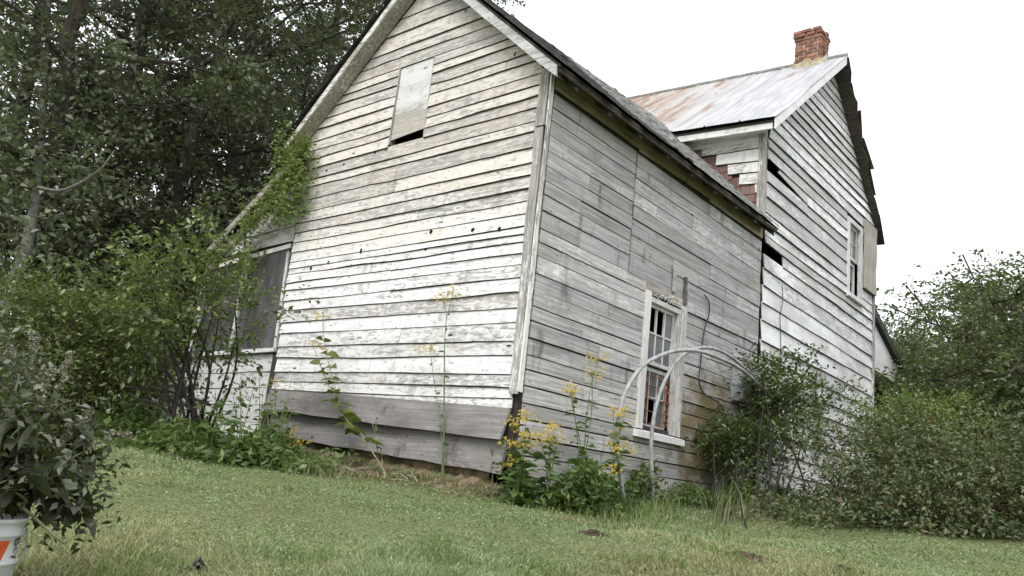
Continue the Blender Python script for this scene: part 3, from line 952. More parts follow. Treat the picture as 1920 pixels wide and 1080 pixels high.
MW = (8.42, 9.22, 3.02, 4.42)        # upper window with casing
mw = strip_wall("tall_gable_wall", PS,
                [(6.7, MW[0], -0.9, 4.7), (MU0, 6.7, -0.9, 2.68), (MU0 + 0.72, 6.7, 2.68, 2.90), (MU0, 6.7, 2.90, 3.93), (MU0, 6.7, 4.30, 4.7),
                 (MW[1], 9.82, -0.9, 4.7), (MW[0], MW[1], -0.9, MW[2] + .06), (MW[0], MW[1], MW[3] - .06, 4.7),
                 (MU0, 4.7, 9.95, 4.7, 7.86, 6.9, 7.84, 6.9)], M['sheath'], house, -0.004)
k = 0
for i in range(len(ZM) - 1):
    zt, zb = ZM[i], ZM[i + 1]
    lb, lt, rb, rt = m_left(zb), m_left(zt), m_right(zb), m_right(zt)
    if lb > rb - 0.1:
        continue
    if lt > rt:
        lt = rt = (lt + rt) / 2
    R = rs(300 + i)
    def run(ub0, ut0, ub1, ut1, zb0=0.0, zt0=0.0):
        global k
        k += 1
        f0 = (ub0 - MU0) / 4.85; f1 = (ub1 - MU0) / 4.85
        board("clapboard", mw, M['main'], PS, (ub0, zb + mdz(zb) * f0 + zb0, ut0, zt + mdz(zt) * f0 + zt0), (ub1, zb + mdz(zb) * f1, ut1, zt + mdz(zt) * f1),
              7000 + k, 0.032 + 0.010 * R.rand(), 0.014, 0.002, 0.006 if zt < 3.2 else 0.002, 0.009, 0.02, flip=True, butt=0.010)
    zm = (zb + zt) / 2
    if abs(zb - 3.969) < 1e-3:                       # a board torn away at the corner: a long dark wedge
        run(6.55, 6.5, rb if not (MW[2] < zm < MW[3]) else MW[0], MW[0])
        run(MW[1] + 0.55, MW[1] + 0.55, rb, rt)
        # the hanging remnant of that board
        board("clapboard", mw, M['main'], PS, (5.35, 4.075, 5.45, 4.145), (6.55, 3.985, 6.5, 4.145), 7777, 0.034, 0.014, 0.004, 0.002, 0.004, 0.02, flip=True)
        continue
    if abs(zb - 2.709) < 1e-3:                       # the second, short gap
        run(5.66, 5.64, rb, rt); continue
    if MW[2] < zm < MW[3]:
        run(lb, lt, MW[0] + 0.01, MW[0] + 0.01)
        if zm < 3.3 or zm > 4.6:
            run(MW[1] - 0.01, MW[1] - 0.01, rb, rt)
        else:
            run(MW[1] - 0.01, MW[1] - 0.01, rb, rt)
    elif i % 4 == 1 and rb - lb > 2.5:
        j = lb + (rb - lb) * (0.25 + 0.5 * R.rand())
        run(lb, lt, j - 0.003, j - 0.003); run(j + 0.003, j + 0.003, rb, rt)
    else:
        run(lb, lt, rb, rt)
# near corner trim of the tall block, standing on the wing roof
plank3("corner_board", M['trim'], house, (-0.075, 4.905, 3.28), (-0.075, 4.905, 4.66), (1, 0, 0), 0.105, 0.105, (0, -1, 0), 0.022)
plank3("corner_board", M['trim'], house, (0.004, 4.884, 3.2), (0.004, 4.884, 4.66), (0, 1, 0), 0.085, 0.085, (1, 0, 0), 0.022)
plank3("corner_board", M['trim'], house, (0.004, 9.80, -0.7), (0.004, 9.93, 4.6), (0, 1, 0), 0.06, 0.06, (1, 0, 0), 0.045)
# upper window
m = MB()
bx(m, 8.52, 9.07, 4.33, 4.41, 0.002, 0.052)
w2 = m.build("window", M['windowwood'], house, label="narrow white cased upper window beside a grey shutter board")
bx(MB(), 8.42, 8.52, 3.03, 4.41, 0.002, 0.052).build("jamb", M['windowwood'], w2); bx(MB(), 9.07, 9.20, 3.03, 4.41, 0.002, 0.052).build("jamb", M['windowwood'], w2)
mm = MB(); mm.box((-0.02, 8.38, 2.96), (0.09, 9.24, 3.03)); mm.build("sill", M['sill'], w2)
def bar2(name, mat, *boxes):
    q = MB()
    for b_ in boxes:
        bx(q, *b_)
    return q.build(name, mat, w2)
ring("upper_sash", w2, 8.53, 9.06, 3.70, 4.33, 0.05, 0.05, 0.05, -0.04, 0.0)
ring("lower_sash", w2, 8.53, 9.06, 3.03, 3.68, 0.05, 0.06, 0.05, -0.085, -0.045)
bar2("muntin", M['windowwood'], (8.78, 8.80, 3.75, 4.28, -0.03, -0.008)); bar2("muntin", M['windowwood'], (8.58, 9.0, 4.0, 4.02, -0.031, -0.007))
bar2("muntin", M['windowwood'], (8.78, 8.80, 3.09, 3.3, -0.078, -0.052))
for (a_, b_) in ((8.58, 8.78), (8.80, 9.0)):
    for (z0, z1) in ((3.75, 4.0), (4.02, 4.28)):
        bar2("pane", M['glass'], (a_, b_, z0, z1, -0.022, -0.018))
bar2("pane", M['glass'], (8.58, 9.0, 3.32, 3.63, -0.068, -0.064))
plank3("shutter", M['plywood'], house, (0.05, 9.24, 3.32), (0.05, 9.27, 4.62), (0, 1, 0), 0.68, 0.70, (1, 0, 0), 0.03, "weathered grey shutter board right of the upper window")

# wall of the tall block above the wing roof: white clapboards stepping over red shingles
ew = strip_wall("upper_wall", PF, [(-6.6, 0.0, 2.6, 4.75)], M['sheath'], house, -0.004)
def roof_line(x):                       # top of the wing roof against this wall
    return 3.26 - 1.0 * x
edges = [(1283, 262), (1300, 290), (1318, 312), (1345, 335), (1365, 362), (1380, 385), (1395, 400)]
zs = [4.72, 4.52, 4.33, 4.14, 3.96, 3.78, 3.62, 3.46]
xl = [-1.38, -1.0, -0.74, -0.56, -0.36, -0.13, -0.1]
for i in range(6):
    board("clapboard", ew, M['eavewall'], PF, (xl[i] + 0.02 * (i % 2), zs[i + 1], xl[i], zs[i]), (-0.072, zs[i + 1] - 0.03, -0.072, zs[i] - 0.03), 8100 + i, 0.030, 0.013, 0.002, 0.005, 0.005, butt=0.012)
R = rs(77)
ns = 0
for row in range(11):
    z0 = 3.22 + row * 0.135
    for c in range(14):
        x0 = -2.0 + c * 0.145 + (0.07 if row % 2 else 0)
        if x0 > -0.09 or z0 + 0.13 < roof_line(x0 + 0.14) - 0.10:
            continue
        zc = z0 + 0.07
        i = np.searchsorted(-np.array(zs), -zc) - 1
        lim = xl[min(max(i, 0), 6)] if zc > 3.62 else -0.08
        if x0 > lim - 0.02 or z0 > 4.6:
            continue
        if x0 < lim - 0.62:
            continue
        x1 = min(x0 + 0.14, -0.078)
        dj = R.randn(4) * 0.004
        o_ = 0.012 + 0.006 * R.rand()
        obj("red_shingle", [PF(x0, z0 + dj[0], o_), PF(x1, z0 + dj[1], o_ + 0.004 * R.rand()), PF(x1, z0 + 0.15, 0.003), PF(x0, z0 + 0.15, 0.003),
                            PF(x0, z0 + dj[0], 0.002), PF(x1, z0 + dj[1], 0.002)],
            [(0, 1, 2, 3), (0, 4, 5, 1)], M['red'], ew)
        ns += 1

# wing roof -------------------------------------------------------------------------------
RX = -1.93
def roof_z(x, y, side):
    """top surface of the wing roof"""
    t_ = min(max((y + 0.3) / 5.2, 0), 1)
    if side > 0:
        ez = 3.045 + 0.0 * t_ - 0.02 * math.sin(t_ * 3.1) + 0.03 * max(0, t_ - 0.8)
        sl = 0.905 + 0.095 * t_
        return ez + sl * (0.27 - x) - 0.03 * math.sin(t_ * 3.14) * math.sin((0.27 - x) / 2.2 * 3.14)
    ridge = roof_z(RX, y, 1)
    return ridge - 0.885 * (RX - x)


def slope_sheet(side, x_out, lift, thick, y0, y1, ny, nx, jag=0.0, seed=0):
    R = rs(seed); v, f = [], []
    ys = np.linspace(y0, y1, ny); 
    for j, y in enumerate(ys):
        dx = R.randn() * jag
        for i in range(nx):
            x = RX + (x_out + dx - RX) * i / (nx - 1)
            v.append((x, y + (R.randn() * jag if j == 0 else 0), roof_z(x, y, side) + lift))
    n = len(v)
    v += [(a_[0], a_[1], a_[2] - thick) for a_ in v]
    g = lambda j, i: j * nx + i
    for j in range(ny - 1):
        for i in range(nx - 1):
            q = (g(j, i), g(j, i + 1), g(j + 1, i + 1), g(j + 1, i))
            f.append(q if side > 0 else q[::-1]); q2 = tuple(n + a_ for a_ in q[::-1]); f.append(q2 if side > 0 else q2[::-1])
        for i in (0, nx - 1):
            f.append((g(j, i), g(j + 1, i), n + g(j + 1, i), n + g(j, i)))
    for j in (0, ny - 1):
        for i in range(nx - 1):
            f.append((g(j, i), g(j, i + 1), n + g(j, i + 1), n + g(j, i)))
    return v, f


mroof = MB()
v, f = slope_sheet(1, 0.24, -0.03, 0.028, -0.20, 4.925, 14, 6); mroof.add(v, f)
v, f = slope_sheet(-1, -4.12, -0.03, 0.028, -0.20, 4.925, 14, 6); mroof.add(v, f)
wroof = mroof.build("wing_roof", M['deck'], house)
# courses of old shingles, dark near the gable and bleached further back
ncs = 19
for side in (1, -1):
    for c in range(ncs):
        x_a = (0.285 - (0.285 - RX) * c / ncs) if side > 0 else (-4.16 + (RX + 4.16) * c / ncs)
        x_b = (0.285 - (0.285 - RX) * (c + 1.25) / ncs) if side > 0 else (-4.16 + (RX + 4.16) * (c + 1.25) / ncs)
        if side > 0: x_b = max(x_b, RX)
        else: x_b = min(x_b, RX)
        for (y0, y1, mt) in ((-0.245, 2.35, M['darkshingle']), (2.352, 4.925, M['shingle'])):
            R = rs(int(c * 7 + side * 100 + y0 * 10 + 500) % 9999)
            n = 26; v = []
            for i in range(n):
                y = y0 + (y1 - y0) * i / (n - 1)
                if i == 0 and y0 < 0: y += R.randn() * 0.012
                xa = x_a + R.randn() * (0.012 if c else 0.02)
                la = 0.006 + abs(R.randn()) * 0.008
                v += [(xa, y, roof_z(xa, y, side) + la + 0.012), (x_b, y, roof_z(x_b, y, side) + 0.002), (xa, y, roof_z(xa, y, side) + la - 0.004)]
            f = []
            for i in range(n - 1):
                a_ = 3 * i
                q = [(a_, a_ + 3, a_ + 4, a_ + 1), (a_ + 2, a_ + 5, a_ + 3, a_)]
                f += q if side > 0 else [x_[::-1] for x_ in q]
            f += [(0, 1, 2), (3 * n - 3, 3 * n - 1, 3 * n - 2)]
            obj("shingle_course", v, f, mt, wroof)

# rakes: the white bargeboard right of the gable, the box and soffit on its left
def seg3(name, mat, pts_a, pts_b, thick, parent=house, smooth=False):
    """a board between two polylines (edge a, edge b), with thickness vector"""
    a_, b_ = np.asarray(pts_a, float), np.asarray(pts_b, float); tv = np.asarray(thick, float)
    n = len(a_); v, f = [], []
    for i in range(n):
        v += [a_[i], b_[i], b_[i] + tv, a_[i] + tv]
    for i in range(n - 1):
        k_ = 4 * i
        f += [(k_ + j, k_ + (j + 1) % 4, k_ + 4 + (j + 1) % 4, k_ + 4 + j) for j in range(4)]
    e = 4 * (n - 1); f += [(3, 2, 1, 0), (e, e + 1, e + 2, e + 3)]
    return obj(name, v, f, mat, parent, smooth)


xs = np.linspace(0.20, RX + 0.012, 9); R = rs(12)
top = [(x, -0.205, roof_z(x, -0.2, 1) - 0.062 + R.randn() * 0.002) for x in xs]
bot = [(x, -0.205, roof_z(x, -0.2, 1) - 0.185 + R.randn() * 0.003) for x in xs]
seg3("bargeboard", M['rakew'], top, bot, (0, 0.024, 0))
xs = np.linspace(-4.08, RX - 0.012, 9)
top = [(x, -0.205, roof_z(x, -0.2, -1) - 0.062 + R.randn() * 0.002) for x in xs]
bot = [(x, -0.205, roof_z(x, -0.2, -1) - 0.155 + R.randn() * 0.003) for x in xs]
seg3("bargeboard", M['rake'], top, bot, (0, 0.024, 0))
a_ = [(x, -0.178, roof_z(x, -0.2, -1) - 0.160) for x in xs]; b_ = [(x, -0.032, roof_z(x, -0.05, -1) - 0.20) for x in xs]
seg3("soffit", M['rake'], a_, b_, (0, 0, 0.02))
xs = np.linspace(0.16, RX + 0.012, 9)
a_ = [(x, -0.178, roof_z(x, -0.2, 1) - 0.160) for x in xs]; b_ = [(x, -0.032, roof_z(x, -0.05, 1) - 0.175) for x in xs]
seg3("soffit", M['rake'], a_, b_, (0, 0, 0.02))
# rafter tails and eave board in the dark under the long eave
seg3("eave_board", M['deck'], [(0.235, y, roof_z(0.235, y, 1) - 0.062) for y in np.linspace(-0.18, 4.9, 10)], [(0.235, y, roof_z(0.235, y, 1) - 0.10) for y in np.linspace(-0.18, 4.9, 10)], (-0.022, 0, 0))
for i in range(9):
    y = 0.1 + 0.59 * i
    MB().hexa([(0.0, y, 3.10), (0.205, y, 2.925), (0.205, y + 0.05, 2.925), (0.0, y + 0.05, 3.10), (0.0, y, 3.215), (0.205, y, 3.035), (0.205, y + 0.05, 3.035), (0.0, y + 0.05, 3.215)]).build("rafter_tail", M['deck'], house)

# tin roof of the tall block ---------------------------------------------------------------
TRX0, TRX1 = -6.6, 0.30
def ridge_z(x): return 6.99 - 0.047 * (x - 0.3)
def eave_z(x): return 4.60 - 0.055 * (x - 0.2)
RY, EY = 7.50, 4.62
tin_w = 0.56
m = MB()
m.hexa([(TRX0, EY + .03, eave_z(TRX0) - 0.06), (0.26, EY + .03, eave_z(0.26) - 0.06), (0.26, RY, ridge_z(0.26) - 0.06), (TRX0, RY, ridge_z(TRX0) - 0.06),
        (TRX0, EY + .03, eave_z(TRX0) - 0.03), (0.26, EY + .03, eave_z(0.26) - 0.03), (0.26, RY, ridge_z(0.26) - 0.03), (TRX0, RY, ridge_z(TRX0) - 0.03)])
nx_ = 1
def far_x(s): return 0.27 - 0.17 * s
m2 = []
n = 14
for i in range(n):
    s = i / (n - 1)
    y = RY + (10.16 - RY) * s; z = ridge_z(0.2) - (ridge_z(0.2) - 4.50) * s
    x1 = far_x(s) + 0.03 * rs(i).randn()
    m2 += [(TRX0, y, z - 0.03), (x1, y, z - 0.03), (x1, y, z - 0.06), (TRX0, y, z - 0.06)]
f = []
for i in range(n - 1):
    k_ = 4 * i; f += [(k_ + j, k_ + (j + 1) % 4, k_ + 4 + (j + 1) % 4, k_ + 4 + j) for j in range(4)]
f += [(3, 2, 1, 0), tuple(4 * (n - 1) + j for j in range(4))]
m.add(m2, f)
troof = m.build("tin_roof", M['deck'], house)
x = TRX1; c = 0
while x > TRX0:
    xa, xb = x, max(x - tin_w, TRX0)
    R = rs(c + 40)
    n = 8; v = []
    for i in range(n):
        s = i / (n - 1)
        y = EY + (RY - EY) * s - (0.03 if i == 0 else 0)
        za = eave_z(xa) + (ridge_z(xa) - eave_z(xa)) * s; zb2 = eave_z(xb) + (ridge_z(xb) - eave_z(xb)) * s
        l_ = 0.006 * R.randn()
        v += [(xb, y, zb2 + l_), (xb + 0.012, y, zb2 + 0.035 + l_), (xb + 0.03, y, zb2 + l_ + 0.002), (xa - 0.25, y, (za + zb2) / 2 + 0.008 * R.randn()), (xa - 0.002, y, za + l_)]
    f = []
    for i in range(n - 1):
        for j in range(4):
            f.append((5 * i + j, 5 * i + j + 1, 5 * i + 6 + j, 5 * i + 5 + j))
    obj("roof_sheet", v, f, M['tin'], troof)
    x -= tin_w; c += 1
# far slope: loose dark sheets with ragged near edge
R = rs(91)
for i in range(7):
    s0, s1 = i / 7, (i + 1.12) / 7
    v = []
    for s, dl in ((s0, 0.03), (s1, 0.0)):
        y = RY + (10.2 - RY) * s; z = ridge_z(0.2) - (ridge_z(0.2) - 4.47) * s + dl
        x1 = far_x(s) + 0.03 + 0.035 * R.randn()
        v += [(-6.6, y, z - 0.012), (x1, y, z - 0.012), (x1, y, z + 0.006), (-6.6, y, z + 0.006)]
    obj("roof_sheet", v, [(0, 1, 5, 4), (3, 7, 6, 2), (1, 2, 6, 5), (0, 3, 2, 1), (4, 5, 6, 7)], M['deck'], troof, label="loose dark roof sheet on the far slope")
# ridge roll
MB().tube([(TRX0, RY, ridge_z(TRX0) + 0.02), (0.3, RY, ridge_z(0.3) + 0.02)], 0.035, 6).build("ridge_cap", simple('dull_ridge_tin', (0.42, 0.41, 0.39), 0.7, 0.4, 6), troof)
# eave fascia and soffit above the shingled wall
seg3("fascia", M['fascia'], [(x_, EY + 0.03, eave_z(x_) - 0.065) for x_ in np.linspace(-6.5, 0.22, 10)], [(x_, EY + 0.03, eave_z(x_) - 0.155 + 0.004 * math.sin(x_ * 5)) for x_ in np.linspace(-6.5, 0.22, 10)], (0, 0.024, 0))
seg3("soffit", M['fascia'], [(x_, EY + 0.056, eave_z(x_) - 0.10) for x_ in np.linspace(-6.5, 0.03, 8)], [(x_, 4.895, eave_z(x_) - 0.09) for x_ in np.linspace(-6.5, 0.03, 8)], (0, 0, 0.018))
seg3("frieze_board", M['fascia'], [(x_, 4.905, eave_z(x_) - 0.092) for x_ in np.linspace(-6.5, -0.09, 8)], [(x_, 4.905, eave_z(x_) - 0.20) for x_ in np.linspace(-6.5, -0.09, 8)], (0, 0.02, 0))
# rake board and soffit of the tall gable
def rz(y): return eave_z(0.28) + (ridge_z(0.28) - eave_z(0.28)) * (y - EY) / (RY - EY)
ys = np.linspace(EY - 0.01, RY - 0.01, 8)
seg3("rake_board", M['rakey'], [(0.292, y, rz(y) - 0.012) for y in ys], [(0.292, y, rz(y) - 0.165) for y in ys], (-0.026, 0, 0))
ys = np.linspace(EY + 0.3, RY - 0.01, 8)
seg3("soffit", M['rakey'], [(0.264, y, rz(y) - 0.10) for y in ys], [(0.034, y, rz(y) - 0.10) for y in ys], (0, 0, 0.018))
# thin trim that follows the far rake
ys = np.linspace(7.9, 9.95, 8)
seg3("rake_trim", M['rakey'], [(0.046, y, AP_Z - 0.935 * (y - AP_U) + 0.02) for y in ys], [(0.046, y, AP_Z - 0.935 * (y - AP_U) - 0.05) for y in ys], (-0.02, 0, 0))

# chimney ------------------------------------------------------------------------------------
CX0, CX1, CY0, CY1, CZ0 = -0.545, -0.075, 7.27, 7.66, 6.62
MB().box((CX0 + 0.012, CY0 + 0.012, CZ0), (CX1 - 0.012, CY1 - 0.012, 7.47)).build("chimney", M['mortar'], house, label="crumbling red brick chimney with a corbelled top and mossy base")
chim = bpy.data.objects["chimney"]
R = rs(31)
ch, bl, bd = 0.070, 0.165, 0.09
z = 6.80; row = 0
while z < 7.52:
    gz = (7.52 - z)
    grow = 0.028 if gz < 0.15 else (0.012 if gz < 0.22 else 0.0)
    x0, x1, y0, y1 = CX0 - grow, CX1 + grow, CY0 - grow, CY1 + grow
    for side in range(4):
        L = (x1 - x0) if side in (0, 2) else (y1 - y0) - 0.18
        p_ = -(0.1 if row % 2 else 0.0)
        while p_ < L - 0.02:
            a_, b_ = max(p_, 0) + 0.008, min(p_ + bl, L) - 0.008
            p_ += bl + 0.004
            if b_ - a_ < 0.03 or (gz < 0.08 and R.rand() < 0.25):
                continue
            if side == 0: lo, hi = (x0 + a_, y0, z), (x0 + b_, y0 + bd, z + ch - 0.017)
            elif side == 2: lo, hi = (x0 + a_, y1 - bd, z), (x0 + b_, y1, z + ch - 0.017)
            elif side == 1: lo, hi = (x1 - bd, y0 + 0.09 + a_, z), (x1, y0 + 0.09 + b_, z + ch - 0.017)
            else: lo, hi = (x0, y0 + 0.09 + a_, z), (x0 + bd, y0 + 0.09 + b_, z + ch - 0.017)
            j = R.randn(3) * 0.0035
            MB().box(np.add(lo, j), np.add(hi, j)).build("brick", M['brick'], chim)
    z += ch; row += 1
# mortar and moss collar at its foot
v = []
n = 22; R = rs(5)
for i in range(n):
    an = 6.283 * i / n
    cx, cy = (CX0 + CX1) / 2, (CY0 + CY1) / 2
    dx, dy = math.cos(an), math.sin(an)
    s = min(0.245 / max(abs(dx), 1e-3), 0.205 / max(abs(dy), 1e-3))
    for (k_, zz) in ((1.18, -0.02), (1.05, 0.13 + 0.02 * R.randn())):
        x_, y_ = cx + dx * s * k_, cy + dy * s * k_
        zr = ridge_z(x_) - 0.83 * abs(y_ - RY)
        v.append((x_, y_, zr + zz))
obj("mortar_collar", v, [(2 * i, 2 * ((i + 1) % n), 2 * ((i + 1) % n) + 1, 2 * i + 1) for i in range(n)], simple('mossy_mortar', (0.33, 0.26, 0.10), 0.95, 0.5, 10, col2=(0.42, 0.40, 0.36)), chim)

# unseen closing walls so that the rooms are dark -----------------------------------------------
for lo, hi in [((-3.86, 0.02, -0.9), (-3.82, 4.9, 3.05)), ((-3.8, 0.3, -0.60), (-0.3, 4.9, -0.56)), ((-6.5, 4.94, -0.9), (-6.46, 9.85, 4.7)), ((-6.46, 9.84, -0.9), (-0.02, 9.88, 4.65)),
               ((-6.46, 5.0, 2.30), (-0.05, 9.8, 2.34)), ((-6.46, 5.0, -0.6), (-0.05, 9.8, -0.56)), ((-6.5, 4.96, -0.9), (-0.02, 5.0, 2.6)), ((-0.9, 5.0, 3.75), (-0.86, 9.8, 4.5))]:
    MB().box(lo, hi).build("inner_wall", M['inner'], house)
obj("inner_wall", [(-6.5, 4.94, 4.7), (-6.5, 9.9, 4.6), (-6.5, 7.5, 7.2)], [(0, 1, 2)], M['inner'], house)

# lean-to porch on the left of the rear gable ------------------------------------------------------
PX = lambda px, py: on_y(px, py, 0.03)
mp = MB()
for q in [((-5.72, 1.72), (-4.86, 1.72), (-4.86, 2.30), (-5.72, 1.80))]: pass
porch = strip_wall("porch_wall", lambda u, z, o: (u, 0.05 - o, z), [(-5.75, -3.86, -0.75, 0.42)], M['sheath'], house, -0.004)
porch_up = strip_wall("porch_gable", lambda u, z, o: (u, 0.05 - o, z), [(-5.75, 1.70, -3.86, 1.80, -3.86, 2.90, -5.75, 1.72)], M['sheath'], house, -0.004)
PP = lambda u, z, o: (u, 0.05 - o, z)
def shed(x): return 2.79 + 0.63 * (x + 4.15)      # underside of the lean-to roof
zp = [3.05, 2.86, 2.66, 2.46, 2.24, 2.04, 1.84]
for i in range(len(zp) - 1):
    zt, zb = zp[i], zp[i + 1]
    ub, ut = max(-5.72, -4.15 + (zb - 2.72) / 0.63), max(-5.72, -4.15 + (zt - 2.72) / 0.63)
    if ub > -3.95:
        continue
    ut = min(ut, -3.9)
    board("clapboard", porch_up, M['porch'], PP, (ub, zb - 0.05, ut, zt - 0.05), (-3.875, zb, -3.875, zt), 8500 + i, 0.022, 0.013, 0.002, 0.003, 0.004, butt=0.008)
zp = [0.42, 0.22, 0.02, -0.18, -0.38, -0.6, -0.82]
for i in range(len(zp) - 1):
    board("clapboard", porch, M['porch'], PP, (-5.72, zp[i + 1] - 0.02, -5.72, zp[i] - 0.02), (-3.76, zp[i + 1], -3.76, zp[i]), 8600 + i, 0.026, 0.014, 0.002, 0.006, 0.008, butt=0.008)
# frame of the screens
m = MB(); m.hexa([(-5.74, 0.0, 1.62), (-3.88, 0.0, 1.755), (-3.88, 0.05, 1.755), (-5.74, 0.05, 1.62), (-5.74, 0.0, 1.68), (-3.88, 0.0, 1.81), (-3.88, 0.05, 1.81), (-5.74, 0.05, 1.68)])
pf = m.build("screen_frame", M['windowwood'], house)
m = MB(); m.hexa([(-5.74, -0.03, 0.42), (-3.80, -0.03, 0.455), (-3.80, 0.06, 0.455), (-5.74, 0.06, 0.42), (-5.74, -0.03, 0.47), (-3.80, -0.03, 0.50), (-3.80, 0.06, 0.50), (-5.74, 0.06, 0.47)]); m.build("rail", M['sill'], pf)
for (xa, xb, w) in ((-3.865, -3.80, 0.045), (-4.78, -4.76, 0.055), (-5.72, -5.72, 0.07)):
    m = MB(); m.hexa([(xb - w, -0.012, 0.50), (xb, -0.012, 0.50), (xb, 0.045, 0.50), (xb - w, 0.045, 0.50), (xa - w, -0.012, 1.70), (xa, -0.012, 1.70), (xa, 0.045, 1.70), (xa - w, 0.045, 1.70)]); m.build("post", M['trim'], pf)
for (xa, xb) in ((-4.76, -3.90), (-5.70, -4.83)):
    obj("screen", [(xa, 0.02, 0.49), (xb, 0.02, 0.49), (xb, 0.02, 1.77), (xa, 0.02, 1.70)], [(0, 1, 2, 3)], M['screen'], pf)
# pale bundle of stored cloth behind the near screen
v, f = [], []
for i in range(12):
    for j in range(9):
        an = math.pi * j / 8
        s = i / 11
        v.append((-4.62 + 0.72 * s, 0.22 - 0.10 * math.sin(an) * (1 + 0.3 * math.sin(i)), 0.50 + (0.20 - 0.10 * s) * math.sin(an) + 0.015 * math.sin(i * 1.7 + j)))
for i in range(11):
    for j in range(8):
        f.append((i * 9 + j, (i + 1) * 9 + j, (i + 1) * 9 + j + 1, i * 9 + j + 1))
obj("cloth_bundle", v, f, simple('pale_cloth', (0.62, 0.62, 0.60), 0.9, 0.3, 5), pf, True)
for i in range(5):
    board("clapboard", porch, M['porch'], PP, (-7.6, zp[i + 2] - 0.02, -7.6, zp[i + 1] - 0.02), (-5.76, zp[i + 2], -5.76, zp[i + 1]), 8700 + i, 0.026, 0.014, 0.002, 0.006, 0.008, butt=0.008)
# lean-to roof
m = MB()
for (lift, th, x0, x1, y0) in ((0.0, 0.05, -5.82, -3.88, -0.12),):
    m.hexa([(x0, y0, shed(x0) + lift), (x1, y0, shed(x1) + lift), (x1, 3.5, shed(x1) + lift), (x0, 3.5, shed(x0) + lift),
            (x0, y0, shed(x0) + lift + th), (x1, y0, shed(x1) + lift + th), (x1, 3.5, shed(x1) + lift + th), (x0, 3.5, shed(x0) + lift + th)])
pr = m.build("porch_roof", M['darkshingle'], house)
seg3("rake_board", M['rake'], [(x_, -0.125, shed(x_) + 0.02) for x_ in np.linspace(-5.80, -3.90, 6)], [(x_, -0.125, shed(x_) - 0.085) for x_ in np.linspace(-5.80, -3.90, 6)], (0, 0.022, 0), pr)
seg3("rake_board", M['rake'], [(x_, -0.02, shed(x_) - 0.06) for x_ in np.linspace(-5.75, -3.90, 6)], [(x_, -0.02, shed(x_) - 0.19) for x_ in np.linspace(-5.75, -3.90, 6)], (0, 0.022, 0), pr)
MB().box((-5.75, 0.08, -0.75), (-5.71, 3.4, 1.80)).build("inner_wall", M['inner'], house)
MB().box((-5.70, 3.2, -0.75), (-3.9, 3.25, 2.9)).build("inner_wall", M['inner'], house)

# stub of the front porch on the far side
m = MB()
pa, pb_, pc_, pd = on_x(1636, 598, -0.1), on_x(1683, 692, -0.1), on_x(1676, 716, -0.1), on_x(1637, 690, -0.1)
m.add([(-0.1, pa[1] - .3, pa[2] + .1), (-0.1, pb_[1], pb_[2]), (-0.1, pc_[1], pc_[2]), (-0.1, pd[1] - .3, pd[2]), (-3, pa[1] - .3, pa[2] + .1), (-3, pb_[1], pb_[2]), (-3, pc_[1], pc_[2]), (-3, pd[1] - .3, pd[2])],
      [(0, 3, 2, 1), (4, 5, 6, 7), (0, 1, 5, 4), (1, 2, 6, 5), (2, 3, 7, 6)])
fp = m.build("porch_gable", M['rakey'], house, label="white boarded end of the far porch under its dark roof edge")
m = MB()
qa, qb = on_x(1634, 575, -0.05), on_x(1690, 690, -0.05)
m.hexa([(-0.02, qa[1] - .2, qa[2] - .02), (-0.02, qb[1], qb[2] - 0.03), (-3, qb[1], qb[2] - 0.03), (-3, qa[1] - .2, qa[2] - .02),
        (-0.02, qa[1] - .2, qa[2] + .16), (-0.02, qb[1], qb[2] + 0.10), (-3, qb[1], qb[2] + 0.10), (-3, qa[1] - .2, qa[2] + .16)])
m.build("roof_edge", M['darkshingle'], fp)
MB().box((-0.6, 9.9, 1.2), (-0.56, 13, 2.05)).build("inner_wall", M['sheath'], house)

# things fixed to the long side ---------------------------------------------------------------------
b = thing("utility_box", "grey metal utility box on the bare plank wall, half hidden by the dark climbing shrub", "utility box", (0.02, 4.30, 0.54))
MB().box((0.028, 4.12, 0.55), (0.165, 4.50, 0.99)).build("housing", M['boxmetal'], b)
MB().box((0.167, 4.135, 0.565), (0.178, 4.485, 0.975)).build("cover", M['boxmetal'], b)
MB().box((0.178, 4.44, 0.74), (0.195, 4.465, 0.80)).build("latch", M['cable'], b)
cpts = [(1321, 553), (1329, 566), (1330, 585), (1322, 612), (1317, 645), (1313, 690), (1311, 720), (1318, 735), (1335, 747), (1350, 757), (1358, 770)]
cm = MB(); cm.tube(spline([on_x(a_, b_, 0.045) for a_, b_ in cpts], 40), 0.009, 5)
cb = cm.build("cable", M['cable'], None)
cb["label"] = "dark loose cable curving down the bare planks from above the hoops to the utility box"; cb["category"] = "cable"
cm = MB(); cm.tube(spline([on_x(a_, b_, 0.06) for a_, b_ in [(1466, 535), (1468, 560), (1463, 590), (1464, 640), (1463, 690)]], 20), 0.006, 5)
cb = cm.build("cable", M['cable'], None)
cb["label"] = "thin straight cable hanging down the white clapboards of the tall gable"; cb["category"] = "cable"
